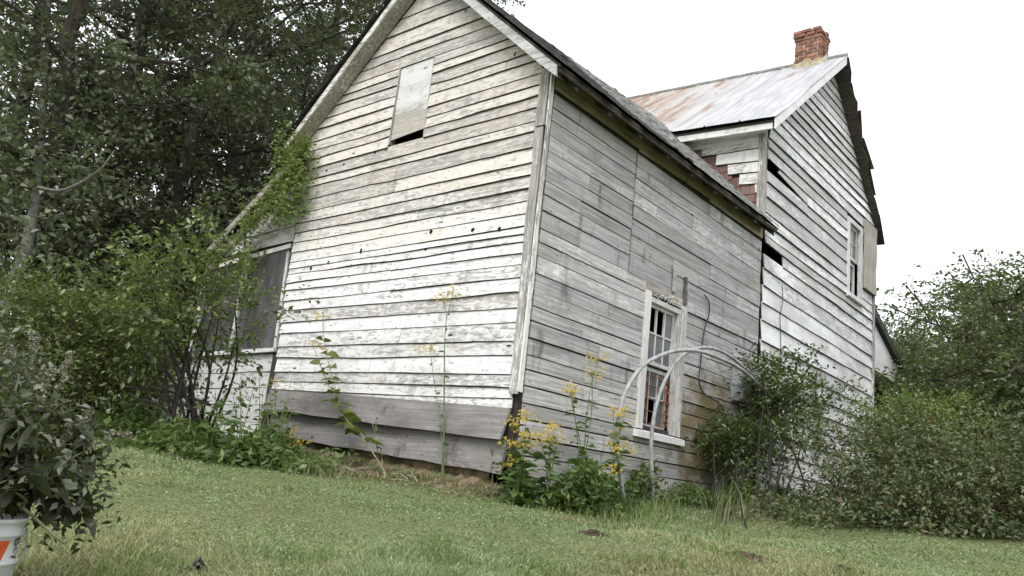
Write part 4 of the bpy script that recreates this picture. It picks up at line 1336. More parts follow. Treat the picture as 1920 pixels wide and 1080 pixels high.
for k_, (pts, X) in enumerate([([(1175, 958), (1162, 880), (1158, 810), (1166, 752), (1195, 697), (1245, 664), (1300, 657), (1350, 672), (1392, 694), (1440, 745), (1475, 830)], 0.42),
                               ([(1227, 945), (1222, 880), (1222, 810), (1238, 735), (1270, 676), (1315, 652), (1355, 660), (1390, 685), (1440, 740), (1480, 840)], 0.30)]):
    P3 = [on_x(a_, b_, X) for a_, b_ in pts]
    P3[0] = P3[0] - np.array([0, 0, 0.06])
    hm = MB(); hm.tube(spline(P3, 46), 0.0215 if k_ == 0 else 0.020, 8)
    h = hm.build("metal_hoop", M['pipe'], None, True)
    h["label"] = ["bent galvanised pipe hoop in front of the window, the left one of the pair", "bent galvanised pipe hoop crossing the window, the right and slightly higher one of the pair"][k_]
    h["category"] = "pipe hoop"; h["group"] = "bent pipe hoops by the side window"

# ------------------------------------------------------------------ vegetation helpers
def leaves(P, size, R, aspect=0.5, droop=0.3, up=0.35, dirs=None, fold=0.18):
    """two-triangle folded leaves at points P; returns verts, tris"""
    n = len(P)
    size = np.broadcast_to(size, (n,)) * (0.65 + 0.7 * R.rand(n))
    d = R.randn(n, 3) if dirs is None else dirs + 0.55 * R.randn(n, 3)
    d[:, 2] = d[:, 2] * 0.6 - droop
    d /= np.linalg.norm(d, axis=1)[:, None] + 1e-9
    nr = R.randn(n, 3); nr[:, 2] = np.abs(nr[:, 2]) + up
    s = np.cross(d, nr); s /= np.linalg.norm(s, axis=1)[:, None] + 1e-9
    nn = np.cross(s, d)
    L = size[:, None]; W = L * aspect * 0.5
    a_ = P; tip = P + d * L
    mid = P + d * L * 0.45
    l_ = mid + s * W + nn * W * fold * 2; r_ = mid - s * W + nn * W * fold * 2
    v = np.stack([a_, l_, tip, r_], 1).reshape(-1, 3)
    k_ = np.arange(n)[:, None] * 4
    tri = np.concatenate([k_ + [[0, 3, 2]], k_ + [[0, 2, 1]]], 0)
    return v, tri


def sprays(A, D, L, k, leaf, R, aspect=0.5, droop=0.25, jit=0.35):
    """leafy twigs: from each anchor A a twig runs along D (length L) with k leaves set alternately to its left and right"""
    m = len(A)
    D = D / (np.linalg.norm(D, axis=1)[:, None] + 1e-9)
    L = np.broadcast_to(L, (m,)) * (0.6 + 0.7 * R.rand(m))
    up_ = np.tile([0, 0, 1.0], (m, 1)) + 0.35 * R.randn(m, 3)
    S = np.cross(D, up_); S /= np.linalg.norm(S, axis=1)[:, None] + 1e-9
    P, LD = [], []
    for j in range(k):
        q = (j + 0.4 + 0.4 * R.rand(m)) / k
        p = A + D * (L * q)[:, None]
        p[:, 2] -= droop * L * q * q
        sg = np.where(((j + np.arange(m)) % 2) == 0, 1.0, -1.0)[:, None]
        d = D * 0.75 + S * sg * (0.85 if j < k - 1 else 0.15) + jit * R.randn(m, 3)
        P.append(p + 0.012 * R.randn(m, 3)); LD.append(d)
    P = np.concatenate(P); d = np.concatenate(LD)
    n = len(P)
    size = leaf * (0.55 + 0.8 * R.rand(n))
    d[:, 2] -= droop
    d /= np.linalg.norm(d, axis=1)[:, None] + 1e-9
    nr = 0.45 * R.randn(n, 3); nr[:, 2] += 1.0
    s = np.cross(d, nr); s /= np.linalg.norm(s, axis=1)[:, None] + 1e-9
    nn = np.cross(s, d)
    Lf = size[:, None]; W = Lf * aspect * 0.5
    mid = P + d * Lf * 0.45
    v = np.stack([P, mid + s * W + nn * W * 0.4, P + d * Lf, mid - s * W + nn * W * 0.4], 1).reshape(-1, 3)
    kk = np.arange(n)[:, None] * 4
    return v, np.concatenate([kk + [[0, 3, 2]], kk + [[0, 2, 1]]], 0)


def big_leaves(P, D, size, R, aspect=0.5, bend=0.5):
    """curved eight-triangle leaves, for plants near the camera; D = direction of each"""
    V, T = [], []
    for p, d, s in zip(P, D, np.broadcast_to(size, (len(P),))):
        d = d / (np.linalg.norm(d) + 1e-9)
        up_ = np.array([0, 0, 1.0]) + 0.5 * R.randn(3)
        sd_ = np.cross(d, up_); sd_ /= np.linalg.norm(sd_) + 1e-9
        nr = np.cross(sd_, d)
        n0 = len(V)
        for q, w in ((0.0, 0.06), (0.14, 0.62), (0.34, 0.97), (0.58, 0.86), (0.8, 0.5), (1.0, 0.02)):
            c = p + d * s * q - nr * 0 + np.array([0, 0, -1.0]) * bend * s * q * q
            w2 = w * s * aspect * 0.5
            wv_ = 0.06 * s * math.sin(q * 9 + n0)
            V += [c + sd_ * w2 + nr * (w2 * 0.35 + wv_ * w), c, c - sd_ * w2 + nr * (w2 * 0.35 - wv_ * w)]
        for i in range(5):
            k_ = n0 + 3 * i
            for j in (0, 1):
                T += [(k_ + j, k_ + j + 1, k_ + j + 4), (k_ + j, k_ + j + 4, k_ + j + 3)]
    return np.array(V), np.array(T)


def wobble(p0, p1, n, amp, R):
    s = np.linspace(0, 1, n)[:, None]
    p = np.asarray(p0) + (np.asarray(p1) - np.asarray(p0)) * s
    off = np.cumsum(R.randn(n, 3), 0) * amp / math.sqrt(n)
    off -= off[0]
    return p + off


def tree_meshes(seed, height, rad, base, n_leaf, leaf, trunk_r, spread=0.42, tops=0.55, n_limb=26, lean=(0, 0)):
    """trunk + limbs mesh and crown mesh, standing at the origin"""
    R = rs(seed)
    tm, lm = MB(), MB()
    topp = np.array([lean[0], lean[1], height * 0.93])
    tr = wobble((0, 0, -0.2), topp, 12, 0.35, R)
    tm.tube(tr, np.linspace(trunk_r, trunk_r * 0.18, 12), 7)
    cl = []
    for k_ in range(n_limb):
        h = base + (0.95 - base) * ((k_ + R.rand()) / n_limb)
        i = h * 11 / 0.93 if h < 0.93 else 10.99
        i0 = min(int(i), 10); p0 = tr[i0] + (tr[i0 + 1] - tr[i0]) * (i - i0)
        prof = math.sin(math.pi * min(1, (h - base * 0.6) / (1.08 - base * 0.6))) ** tops
        an = k_ * 2.4 + R.randn() * 0.4
        L = rad * (0.35 + 0.65 * prof) * (0.7 + 0.5 * R.rand())
        p1 = p0 + np.array([math.cos(an) * L, math.sin(an) * L, L * (0.15 + 0.5 * h + 0.15 * R.randn())])
        br = wobble(p0, p1, 7, 0.25, R)
        lm.tube(br, np.linspace(trunk_r * 0.32 * (1.1 - h), 0.012, 7), 5, False)
        for j in range(5):
            s = 0.35 + 0.65 * R.rand(); ii = min(int(s * 6), 5)
            q0 = br[ii]; q1 = q0 + R.randn(3) * np.array([1, 1, 0.6]) * L * 0.24
            lm.tube([q0, (q0 + q1) / 2 + R.randn(3) * 0.06, q1], [0.018, 0.012, 0.006], 3, False)
            cl += [q0 + (q1 - q0) * 0.5, q1]
        cl += [br[4], br[5], br[6]]
    cl = np.array(cl)
    w = 0.5 + R.rand(len(cl)); w /= w.sum()
    kt = 8
    nt = n_leaf // kt
    c = cl[R.choice(len(cl), nt, p=w)]
    o_ = R.randn(nt, 3) * np.array([1, 1, 0.62])
    o_ /= np.maximum(1.0, np.linalg.norm(o_, axis=1)[:, None] / 1.9)
    A = c + o_ * spread
    axis_ = np.column_stack([np.interp(A[:, 2], tr[:, 2], tr[:, 0]), np.interp(A[:, 2], tr[:, 2], tr[:, 1]), A[:, 2] - 0.5])
    D = (A - axis_); D /= np.linalg.norm(D, axis=1)[:, None] + 1e-9
    D = D + 0.75 * R.randn(nt, 3)
    cell = np.floor(A / 0.5).astype(int)                          # no leaf without neighbours
    _, inv, cnt = np.unique(cell, axis=0, return_inverse=True, return_counts=True)
    ok = cnt[inv.ravel()] >= 6
    v, t_ = sprays(A[ok], D[ok], leaf * 3.6, kt, leaf, R, 0.58, 0.25)
    return tm, lm, v, t_


def tree(name, label, pos, seed, height, rad, base, n_leaf, leaf, trunk_r, lmat, bmat=None, group=None, spread=0.42, tops=0.55, n_limb=26, lean=(0, 0), crown_name="crown"):
    t_ = thing(name, label, "tree", (0, 0, 0), group)
    tm, lm, v, tr = tree_meshes(seed, height, rad, base, n_leaf, leaf, trunk_r, spread, tops, n_limb, lean)
    tm.build("trunk", bmat or M['bark'], t_, True)
    lm.build("limbs", bmat or M['bark'], t_)
    kind(obj_np(crown_name, v, tr, lmat, t_), "stuff")
    t_.location = tuple(pos)
    WLOC[t_.name] = np.zeros(3)
    return t_


def copy_tree(t_, pos, rz, s, label):
    r = t_.copy(); link(r)
    r.location = tuple(pos); r.rotation_euler = (0, 0, rz); r.scale = (s, s, s)
    r["label"] = label
    for ch in list(t_.children):
        c = ch.copy(); link(c); c.parent = r
    return r


# ------------------------------------------------------------------ the wood on the left
WOOD = "tall dark leafy tree in the dense wood behind the house"
protos = []
spots = [(20, 13.0, 0), (150, 15.5, 1), (265, 13.8, 2), (380, 16.5, 3), (500, 17.5, 0), (590, 20.5, 1), (640, 26.0, 2),
         (-80, 16, 3), (90, 20, 2), (250, 23, 0), (440, 24, 1), (600, 27, 3)]
pr_par = [(61, 13.0, 3.1, 0.13, 50000, 0.098, 0.17, 'leaf_forest'), (62, 14.0, 3.4, 0.10, 54000, 0.10, 0.19, 'leaf_forest2'),
          (63, 12.0, 3.0, 0.12, 48000, 0.10, 0.16, 'leaf_forest'), (64, 14.5, 3.3, 0.16, 52000, 0.098, 0.20, 'leaf_forest2')]
R = rs(3)
for k_, (px, dist, pi) in enumerate(spots):
    p = ground_at(px, dist)
    if k_ < 4:
        sd_, h, rad, base, nl, lf, tr_, mt = pr_par[k_]
        protos.append(tree("wood_tree", WOOD, p, sd_, h, rad, base, nl, lf, tr_, M[mt], None, "trees of the dark wood", 0.31, 0.5, 34))
    else:
        copy_tree(protos[pi], p, R.rand() * 6.28, 0.88 + 0.3 * R.rand(), WOOD)
# pale trunk leaning at the left edge of the wood
t_ = thing("leaning_tree", "slender pale trunked tree leaning at the left edge of the dark wood", "tree", tuple(ground_at(-10, 10.6)))
p0 = ground_at(-10, 10.6, -0.1)
lt = spline([p0, at(12, 560, 10.7), at(45, 480, 11.1), at(62, 400, 11.6), at(75, 300, 12.4), at(85, 150, 13.2), at(92, 0, 14)], 18)
MB().tube(lt, np.linspace(0.085, 0.03, 18), 7).build("trunk", M['palebark'], t_, True)
m = MB()
m.tube(spline([at(70, 352, 10.7), at(110, 358, 10.6), at(160, 338, 10.5), at(190, 315, 10.4), at(215, 282, 10.4)], 14), np.linspace(0.026, 0.008, 14), 5)
m.tube(spline([at(112, 302, 10.7), at(128, 294, 10.6), at(140, 283, 10.6)], 6), [0.012] * 6, 4)
m.build("bare_branch", M['palebark'], t_)
R = rs(19)
P = np.concatenate([lt[R.randint(6, 18, 60)] + R.randn(60, 3) * 0.6])
P = np.repeat(P, 130, 0) + R.randn(7800, 3) * np.array([0.32, 0.32, 0.2])
v, tr = leaves(P, 0.095, R, 0.55, 0.3, 0.5)
obj_np("crown", v, tr, M['leaf_forest'], t_)
# far mass of the wood behind the single trees, and its low undergrowth
R = rs(44)
def mass(n, px0, px1, d0, d1, h0, h1, size, mat, name, hump=0.0, seed=0):
    R = rs(seed)
    nc = n // 60
    px = px0 + (px1 - px0) * R.rand(nc); dd = d0 + (d1 - d0) * R.rand(nc)
    c = []
    for a_, b_ in zip(px, dd):
        g = at(a_, 700, b_)
        c.append((g[0], g[1], float(ground(g[0], g[1])) + h0 + (h1 - h0) * R.rand() * (1 - hump * abs((a_ - px0) / (px1 - px0) - 0.5))))
    c = np.array(c)
    A = np.repeat(c, 8, 0) + R.randn(nc * 8, 3) * np.array([0.5, 0.5, 0.32])
    v, tr = sprays(A, R.randn(len(A), 3) * np.array([1, 1, 0.6]), size * 3.2, 7, size, R, 0.6, 0.25)
    o = obj_np(name, v, tr, mat, None)
    kind(o, "stuff")
    return o
mass(40000, -260, 640, 27, 36, 0.0, 7.5, 0.16, M['leaf_forest2'], "far_wood", 0, 44)
mass(22000, -220, 620, 11.5, 17, 0.0, 1.7, 0.11, M['leaf_forest'], "undergrowth", 0, 45)

# ------------------------------------------------------------------ trees and thickets on the right
tree("broad_tree", "broad glossy leaved tree filling the right edge beyond the house", ground_at(1930, 12.6), 201, 2.15, 1.25, 0.03, 30000, 0.064, 0.09, M['leaf_right'], None, None, 0.26, 0.45, 36)
tree("broad_tree", "lighter green tree right beside the far porch of the house", ground_at(1775, 19.0), 202, 2.9, 1.35, 0.05, 38000, 0.068, 0.09, M['leaf_right2'], None, None, 0.28, 0.5, 32)
tree("broad_tree", "dense far tree closing the gap right behind the porch corner of the house", ground_at(1675, 23.0), 209, 4.0, 1.5, 0.04, 34000, 0.075, 0.09, M['leaf_right2'], None, None, 0.3, 0.5, 34)
tree("tall_tree", "tallest loose crowned tree against the sky at the far right", ground_at(1850, 20.0), 213, 3.9, 1.5, 0.10, 34000, 0.08, 0.10, M['leaf_right2'], None, None, 0.28, 0.6, 30)
tree("tall_tree", "thin topped tree reaching in from the right edge of the view", ground_at(1990, 15.0), 217, 4.0, 1.3, 0.10, 30000, 0.072, 0.10, M['leaf_right'], None, None, 0.26, 0.6, 28)
mass(48000, 1560, 2300, 21, 31, 0.0, 4.9, 0.13, M['leaf_far'], "far_wood", 0, 46)
mass(16000, 2060, 2450, 9, 13, 0.0, 1.5, 0.085, M['leaf_right'], "undergrowth", 0, 48)


def shrub(name, label, base, centre, radii, n_leaf, leaf, lmat, smat, seed, n_stem=12, stem_r=0.014, aspect=0.5, clump=0.16, hollow=0.35, group=None, cat="shrub", per=42, droop=0.3):
    """stems rise from base and end all over an ellipsoid; leaves in clumps round their ends"""
    R = rs(seed)
    base = np.asarray(base, float); centre = np.asarray(centre, float); radii = np.asarray(radii, float)
    t_ = thing(name, label, cat, tuple(base), group)
    nc = max(8, n_leaf // per)
    d = R.randn(nc, 3); d /= np.linalg.norm(d, axis=1)[:, None]
    rr = (hollow + (1 - hollow) * R.rand(nc) ** 0.6)[:, None]
    lump = 1 + 0.30 * np.sin(d[:, :1] * 4 + seed) * np.cos(d[:, 1:2] * 5 + seed * 2) + 0.16 * R.randn(nc, 1)
    c = centre + d * rr * radii * lump
    spray = R.choice(nc, nc // 7, replace=False)                  # long shoots that break the outline
    c[spray] = centre + d[spray] * np.array([1, 1, 0]) * radii * (0.8 + 0.35 * R.rand(len(spray), 1)) + np.column_stack([np.zeros(len(spray)), np.zeros(len(spray)), radii[2] * (0.35 + 0.95 * R.rand(len(spray)))])
    m = MB()
    for i in R.choice(nc, min(n_stem, nc), replace=False):
        b0 = base + np.array([0.16 * R.randn(), 0.16 * R.randn(), -0.05])
        mid = b0 + (c[i] - b0) * 0.5 + np.array([0.1 * R.randn(), 0.1 * R.randn(), 0.12 * abs(R.randn())])
        m.tube(spline([b0, mid, c[i]], 8), np.linspace(stem_r, stem_r * 0.35, 8), 5, False)
    m.build("stem", smat, t_)
    cs_ = np.repeat(clump * (0.55 + 0.8 * R.rand(nc)), per)[:, None]
    kt = 7
    A = np.repeat(c, max(1, per // kt), 0); m_ = len(A)
    A = A + R.randn(m_, 3) * cs_[:m_] * np.array([1, 1, 0.7])
    D = (A - centre) / radii + np.array([0, 0, 0.25]) + 0.6 * R.randn(m_, 3)
    v, tr = sprays(A, D, leaf * 4.2, kt, leaf, R, aspect, droop)
    gz_ = ground(v[:, 0], v[:, 1]) + 0.01
    v[:, 2] = np.maximum(v[:, 2], gz_)
    kind(obj_np("foliage", v, tr, lmat, t_), "stuff")
    return t_


# left shrubs
shrub("round_shrub", "dense rounded green shrub at the left of the lawn in front of the wood", ground_at(120, 9.2), at(100, 645, 9.3), (0.76, 0.75, 0.48), 15000, 0.056, M['leaf_shrub'], M['redstem'], 401, 16, 0.012, 0.5, 0.11, 0.40)
shrub("round_shrub", "dark lower skirt of bushes behind the rounded shrub on the left", ground_at(240, 10.2), at(240, 700, 10.2), (0.5, 0.5, 0.36), 4500, 0.065, M['leaf_dark'], M['redstem'], 402, 12, 0.012, 0.5, 0.15, 0.3)
# open shrub with visible arching stems before the porch
t_ = thing("stemmed_shrub", "open leafy shrub with dark bare arching stems in front of the screened porch", "shrub", tuple(ground_at(370, 8.0)))
m = MB()
R = rs(403)
tips = [(290, 560), (330, 520), (372, 500), (410, 530), (440, 565), (300, 610), (350, 570), (410, 600), (445, 620), (385, 640), (330, 500), (425, 505), (270, 640)]
b0 = ground_at(372, 8.0, -0.05)
ends = []
for k_, (a_, b_) in enumerate(tips):
    e = at(a_, b_, 7.7 + 0.6 * R.rand())
    s0 = b0 + np.array([0.12 * R.randn(), 0.12 * R.randn(), 0])
    mid = s0 + (e - s0) * 0.5 + np.array([0.08 * R.randn(), 0.08 * R.randn(), 0.16])
    m.tube(spline([s0, mid, e], 10), np.linspace(0.017, 0.006, 10), 5, False); ends.append(e)
for (a_, b_, c_, d_) in [(345, 800, 240, 690), (375, 790, 265, 660), (355, 770, 300, 620), (395, 760, 235, 725), (330, 790, 250, 745), (368, 780, 330, 640)]:
    m.tube(spline([at(a_, b_, 7.9), at((a_ + c_) / 2 + 6, (b_ + d_) / 2 - 8, 8.0), at(c_, d_, 8.1)], 8), np.linspace(0.015, 0.008, 8), 5, False)
m.build("stem", M['stem'], t_)
ends = np.array(ends)
cc_ = np.concatenate([ends[R.randint(0, len(ends), 170)] + R.randn(170, 3) * np.array([0.24, 0.24, 0.17])])
A = np.repeat(cc_, 4, 0) + R.randn(170 * 4, 3) * 0.07
v, tr = sprays(A, (A - np.array(at(380, 660, 8.0))) + 0.35 * R.randn(len(A), 3), 0.26, 7, 0.064, R, 0.48, 0.35)
kind(obj_np("foliage", v, tr, M['leaf_shrub'], t_), "stuff")
# vine on the lean-to roof
t_ = thing("climbing_vine", "pale green vine spilling over the porch roof against the gable's left edge", "vine", tuple(on_y(520, 400, -0.1)))
R = rs(405)
vp = [(545, 275), (558, 300), (552, 330), (540, 350), (530, 375), (515, 380), (555, 350), (565, 320), (505, 395), (560, 375), (520, 355), (545, 310), (560, 285), (535, 395), (550, 390), (540, 268), (572, 280), (492, 402), (480, 415), (470, 425)]
m = MB(); m.tube(spline([on_y(458, 560, -0.08), on_y(458, 470, -0.09), on_y(462, 430, -0.12), on_y(500, 400, -0.16), on_y(545, 340, -0.16), on_y(560, 280, -0.22)], 20), 0.012, 5, False)
m.build("stem", M['stem'], t_)
P = np.concatenate([on_y(a_, b_, -0.16) + R.randn(190, 3) * np.array([0.115, 0.08, 0.125]) * (0.6 + 0.8 * R.rand()) for a_, b_ in vp])
P = np.vstack([P, np.concatenate([on_y(458 + 4 * R.randn(), q, -0.09) + R.randn(14, 3) * 0.05 for q in range(420, 560, 8)])])
v, tr = leaves(P, 0.055, R, 0.55, 0.3, 0.6, np.tile(np.array([0.2, -0.8, 0.1]), (len(P), 1)))
kind(obj_np("foliage", v, tr, M['leaf_vine'], t_), "stuff")
# dark climbing shrub beside the hoops
shrub("climbing_shrub", "dark glossy climbing shrub over the wall joint and the grey utility box", ground_at(1425, 8.8), on_x(1458, 748, 0.47), (0.32, 0.52, 0.36), 5600, 0.07, M['leaf_dark'], M['stem'], 411, 6, 0.012, 0.42, 0.13, 0.3, per=30)
shrub("climbing_shrub", "lower bushy growth at the foot of the wall behind the right pipe hoop", ground_at(1375, 8.3), on_x(1395, 838, 0.42), (0.26, 0.46, 0.22), 3600, 0.068, M['leaf_dark'], M['stem'], 412, 5, 0.011, 0.42, 0.12, 0.3, per=30)
# two dead poles leaning by the white wall
for k_, (a_, b_, c_, d_, lab) in enumerate([(1470, 752, 1555, 852, "long dark fallen branch slanting down across the white clapboards"), (1462, 790, 1510, 910, "shorter dark branch leaning steeply before the white clapboards")]):
    m = MB(); m.tube(spline([on_x(a_, b_, 0.35), on_x((a_ + c_) / 2 + 2, (b_ + d_) / 2 - 3, 0.5), on_x(c_, d_, 0.65)], 8), np.linspace(0.016, 0.012, 8), 6)
    o = m.build("branch", M['stem'], None); o["label"] = lab; o["category"] = "branch"
# bramble thickets along the right
shrub("bramble", "tangled bramble thicket before the white clapboard wall, reddish stems", ground_at(1640, 9.6), at(1650, 880, 9.6), (0.85, 0.8, 0.36), 12000, 0.046, M['leaf_bramble'], M['redstem'], 421, 46, 0.008, 0.5, 0.105, 0.2, per=34)
shrub("bramble", "bright topped bramble mound standing at the far corner of the house", ground_at(1690, 10.6), at(1700, 800, 10.6), (0.62, 0.6, 0.26), 6500, 0.052, M['leaf_bright'], M['redstem'], 422, 30, 0.009, 0.5, 0.10, 0.3, per=34)
shrub("bramble", "dark bramble thicket at the right edge of the lawn", ground_at(1840, 9.2), at(1850, 890, 9.2), (0.95, 0.8, 0.44), 13000, 0.046, M['leaf_bramble'], M['redstem'], 423, 40, 0.008, 0.5, 0.105, 0.2, per=34)
shrub("bramble", "low leafy bramble spilling onto the lawn in the lower right", ground_at(1740, 8.6), at(1745, 935, 8.6), (0.8, 0.5, 0.20), 6000, 0.042, M['leaf_bramble'], M['redstem'], 424, 26, 0.008, 0.5, 0.10, 0.3, per=34)
t_ = thing("climbing_vine", "thin dark vine creeping up the white clapboards of the tall gable", "vine", tuple(on_x(1540, 770, 0.08)))
R = rs(431)
vl = spline([on_x(1530, 850, 0.1), on_x(1535, 780, 0.07), on_x(1528, 730, 0.07), on_x(1531, 705, 0.07)], 14)
vl2 = spline([on_x(1535, 780, 0.07), on_x(1560, 740, 0.07), on_x(1578, 735, 0.07)], 10)
m = MB(); m.tube(vl, 0.008, 4, False); m.tube(vl2, 0.006, 4, False); m.build("stem", M['stem'], t_)
P = np.vstack([vl[R.randint(0, 14, 330)] + R.randn(330, 3) * np.array([0.04, 0.11, 0.06]), vl2[R.randint(0, 10, 170)] + R.randn(170, 3) * np.array([0.03, 0.12, 0.07])])
v, tr = leaves(P, 0.06, R, 0.5, 0.5, 0.3)
kind(obj_np("foliage", v, tr, M['leaf_dark'], t_), "stuff")


# ------------------------------------------------------------------ yellow flowered weeds and other single plants
def flower_heads(cs, R, n=13, spread=0.042, size=0.017):
    V, T = [], []
    for c in cs:
        for k_ in range(n):
            p = c + R.randn(3) * spread * np.array([1, 1, 0.55])
            nr = R.randn(3) * 0.5 + np.array([0.3, -0.5, 0.7]); nr /= np.linalg.norm(nr)
            a_ = np.cross(nr, [0.3, 0.2, 0.9]); a_ /= np.linalg.norm(a_); b_ = np.cross(nr, a_)
            for q in range(5):
                an = 6.283 * q / 5 + R.rand() * 0.5
                d = math.cos(an) * a_ + math.sin(an) * b_; s = np.cross(nr, d)
                L = size * (0.8 + 0.5 * R.rand()); n0 = len(V)
                V += [p, p + d * L * 0.6 + s * L * 0.28, p + d * L - nr * L * 0.3, p + d * L * 0.6 - s * L * 0.28]
                T += [(n0, n0 + 1, n0 + 2), (n0, n0 + 2, n0 + 3)]
    return np.array(V), np.array(T)


def weed(name, label, root, stems, lmat, seed, leaf=0.10, n_leaf=9, heads=True, group=None, cat="flowering weed", stem_r=0.006, smat=None, from_s=0.1, aspect=0.42):
    """root point; stems = list of point lists (world) from root to head"""
    R = rs(seed)
    t_ = thing(name, label, cat, tuple(root), group)
    LP, LD, HC = [], [], []
    for pts in stems:
        q = spline([root + np.array([0.02 * R.randn(), 0.02 * R.randn(), -0.04])] + list(pts), 16)
        m = MB(); m.tube(q, np.linspace(stem_r, stem_r * 0.5, 16), 5, False)
        m.build("stem", smat or M['greenstem'], t_)
        for k_ in range(n_leaf):
            s = from_s + (0.95 - from_s) * (k_ + 0.5 * R.rand()) / n_leaf
            i = min(int(s * 15), 14)
            an = k_ * 2.4 + R.rand()
            LP.append(q[i]); LD.append(np.array([math.cos(an), math.sin(an), 0.25 + 0.2 * R.randn()]) * (1.15 - 0.5 * s))
        HC.append(q[-1]); HC.append(q[-1] + R.randn(3) * np.array([0.05, 0.05, 0.02]) - np.array([0, 0, 0.03]))
    LP, LD = np.array(LP), np.array(LD)
    sz = leaf * (0.6 + 0.6 * R.rand(len(LP))) * np.linalg.norm(LD, axis=1)
    for i in range(len(LP)):
        v, tr = big_leaves(LP[i:i + 1], LD[i:i + 1], sz[i:i + 1], R, aspect, 0.35)
        obj_np("leaf", v, tr, lmat, t_, True)
    if heads:
        for i in range(0, len(HC), 2):
            v, tr = flower_heads(HC[i:i + 2], R)
            kind(obj_np("flower_head", v, tr, M['petal'], t_), "stuff")
    return t_


G = "yellow flowering weeds round the wing"
X0 = 0.30
def wx(px, py, x=X0): return on_x(px, py, x)
def wy(px, py, y=-0.25): return on_y(px, py, y)
def rootx(px, x=X0):
    p = on_x(px, 900, x); return gpt(x, p[1])
def rooty(px, y=-0.25):
    p = on_y(px, 880, y); return gpt(p[0], y)
weed("wingstem", "bushy yellow flowering weed at the corner where the skirt boards end", rooty(975, -0.22),
     [[wy(975, 860), wy(968, 832)], [wy(985, 800), wy(988, 775)], [wy(972, 800), wy(968, 787)], [wy(980, 850), wy(995, 810)], [wy(968, 860), wy(972, 860)]], M['leaf_weed'], 501, 0.17, 13, group=G)
weed("wingstem", "yellow flowering weed a step right of the corner, heads at skirt height", rootx(1035, 0.35),
     [[wx(1030, 850, .35), wx(1040, 800, .35)], [wx(1020, 850, .35), wx(1013, 825, .35)], [wx(1040, 850, .35), wx(1045, 825, .35)], [wx(1030, 830, .35), wx(1028, 815, .35)]], M['leaf_weed'], 502, 0.17, 12, group=G)
weed("wingstem", "two tall thin flowering stems in front of the bare planks left of the hoops", rootx(1090),
     [[wx(1085, 850), wx(1075, 760), wx(1070, 725)], [wx(1095, 850), wx(1105, 740), wx(1122, 668)], [wx(1098, 850), wx(1110, 760), wx(1110, 700)], [wx(1090, 850), wx(1075, 770), wx(1068, 735)]], M['leaf_weed'], 503, 0.14, 11, group=G)
weed("wingstem", "yellow flowering weed growing around the foot of the left pipe hoop", rootx(1150, 0.5),
     [[wx(1150, 840, .5), wx(1150, 770, .5)], [wx(1155, 840, .5), wx(1172, 768, .5)], [wx(1150, 860, .5), wx(1142, 832, .5)], [wx(1160, 860, .5), wx(1172, 835, .5)], [wx(1145, 880, .5), wx(1146, 874, .5)], [wx(1158, 840, .5), wx(1165, 800, .5)]], M['leaf_weed'], 504, 0.15, 9, group=G)
weed("wingstem", "single tall straight weed standing close before the white gable boards", rooty(832, -0.14),
     [[wy(832, 760, -.14), wy(833, 650, -.14), wy(836, 580, -.14), wy(828, 552, -.14)], [wy(834, 700, -.14), wy(837, 600, -.14), wy(850, 545, -.14)], [wy(826, 800, -.14), wy(812, 700, -.14), wy(806, 650, -.14)]], M['leaf_weed'], 505, 0.09, 7, group=G, stem_r=0.005, from_s=0.25)
weed("tall_weed", "tall broad leaved weed with a bent pale stem before the left of the gable", gpt(*on_y(735, 885, -0.5)[:2]),
     [[wy(690, 835, -.45), wy(650, 790, -.4), wy(625, 715, -.35), wy(608, 640, -.35), wy(605, 590, -.35)], [wy(690, 835, -.45), wy(645, 780, -.4), wy(615, 720, -.35), wy(585, 645, -.35)]],
     M['leaf_poke'], 506, 0.20, 19, group=G, stem_r=0.0062, smat=M['strawstem'], from_s=0.3, aspect=0.62)
weed("tall_weed", "short leafy weed at the middle of the skirt boards", gpt(*on_y(720, 885, -0.35)[:2]),
     [[wy(708, 850, -.3), wy(705, 800, -.3), wy(703, 765, -.3)], [wy(715, 850, -.3), wy(700, 800, -.3), wy(697, 790, -.3)]], M['leaf_weed'], 507, 0.09, 12, False, smat=M['strawstem'], cat="weed")
weed("wingstem", "low yellow flowering weeds among the greenery at the gable's left corner", rooty(545, -0.55),
     [[wy(520, 800, -.5), wy(515, 712, -.5)], [wy(545, 820, -.6), wy(553, 808, -.6)], [wy(540, 830, -.6), wy(528, 828, -.6)], [wy(550, 830, -.6), wy(565, 830, -.6)]], M['leaf_weed'], 508, 0.16, 11, group=G)
# knee-high mixed weeds along the foot of the walls
def weed_bed(name, pts, n, h, leaf, mat, seed, spread):
    R = rs(seed)
    pts = np.array(pts)
    i = R.randint(0, len(pts), n)
    P = pts[i][:, :2] + R.randn(n, 2) * spread
    z = ground(P[:, 0], P[:, 1])
    hh = h * (0.25 + 0.75 * np.sin(P[:, 0] * 3.1 + P[:, 1] * 2.7 + seed) ** 2)
    Q = np.column_stack([P, z + 0.015 + hh * R.rand(n) ** 1.2])
    v, tr = leaves(Q, leaf, R, 0.42, 0.1, 0.6)
    o = obj_np(name, v, tr, mat, None)
    kind(o, "stuff")
lineL = [ground_at(px, d) for px, d in ((400, 7.9), (440, 7.8), (480, 7.7), (520, 7.6), (550, 7.6), (360, 8.2), (320, 8.5), (270, 8.9), (540, 7.3), (430, 7.6))]
weed_bed("weed_bed", lineL, 9000, 0.30, 0.075, M['leaf_weed'], 601, 0.24)
R = rs(71)
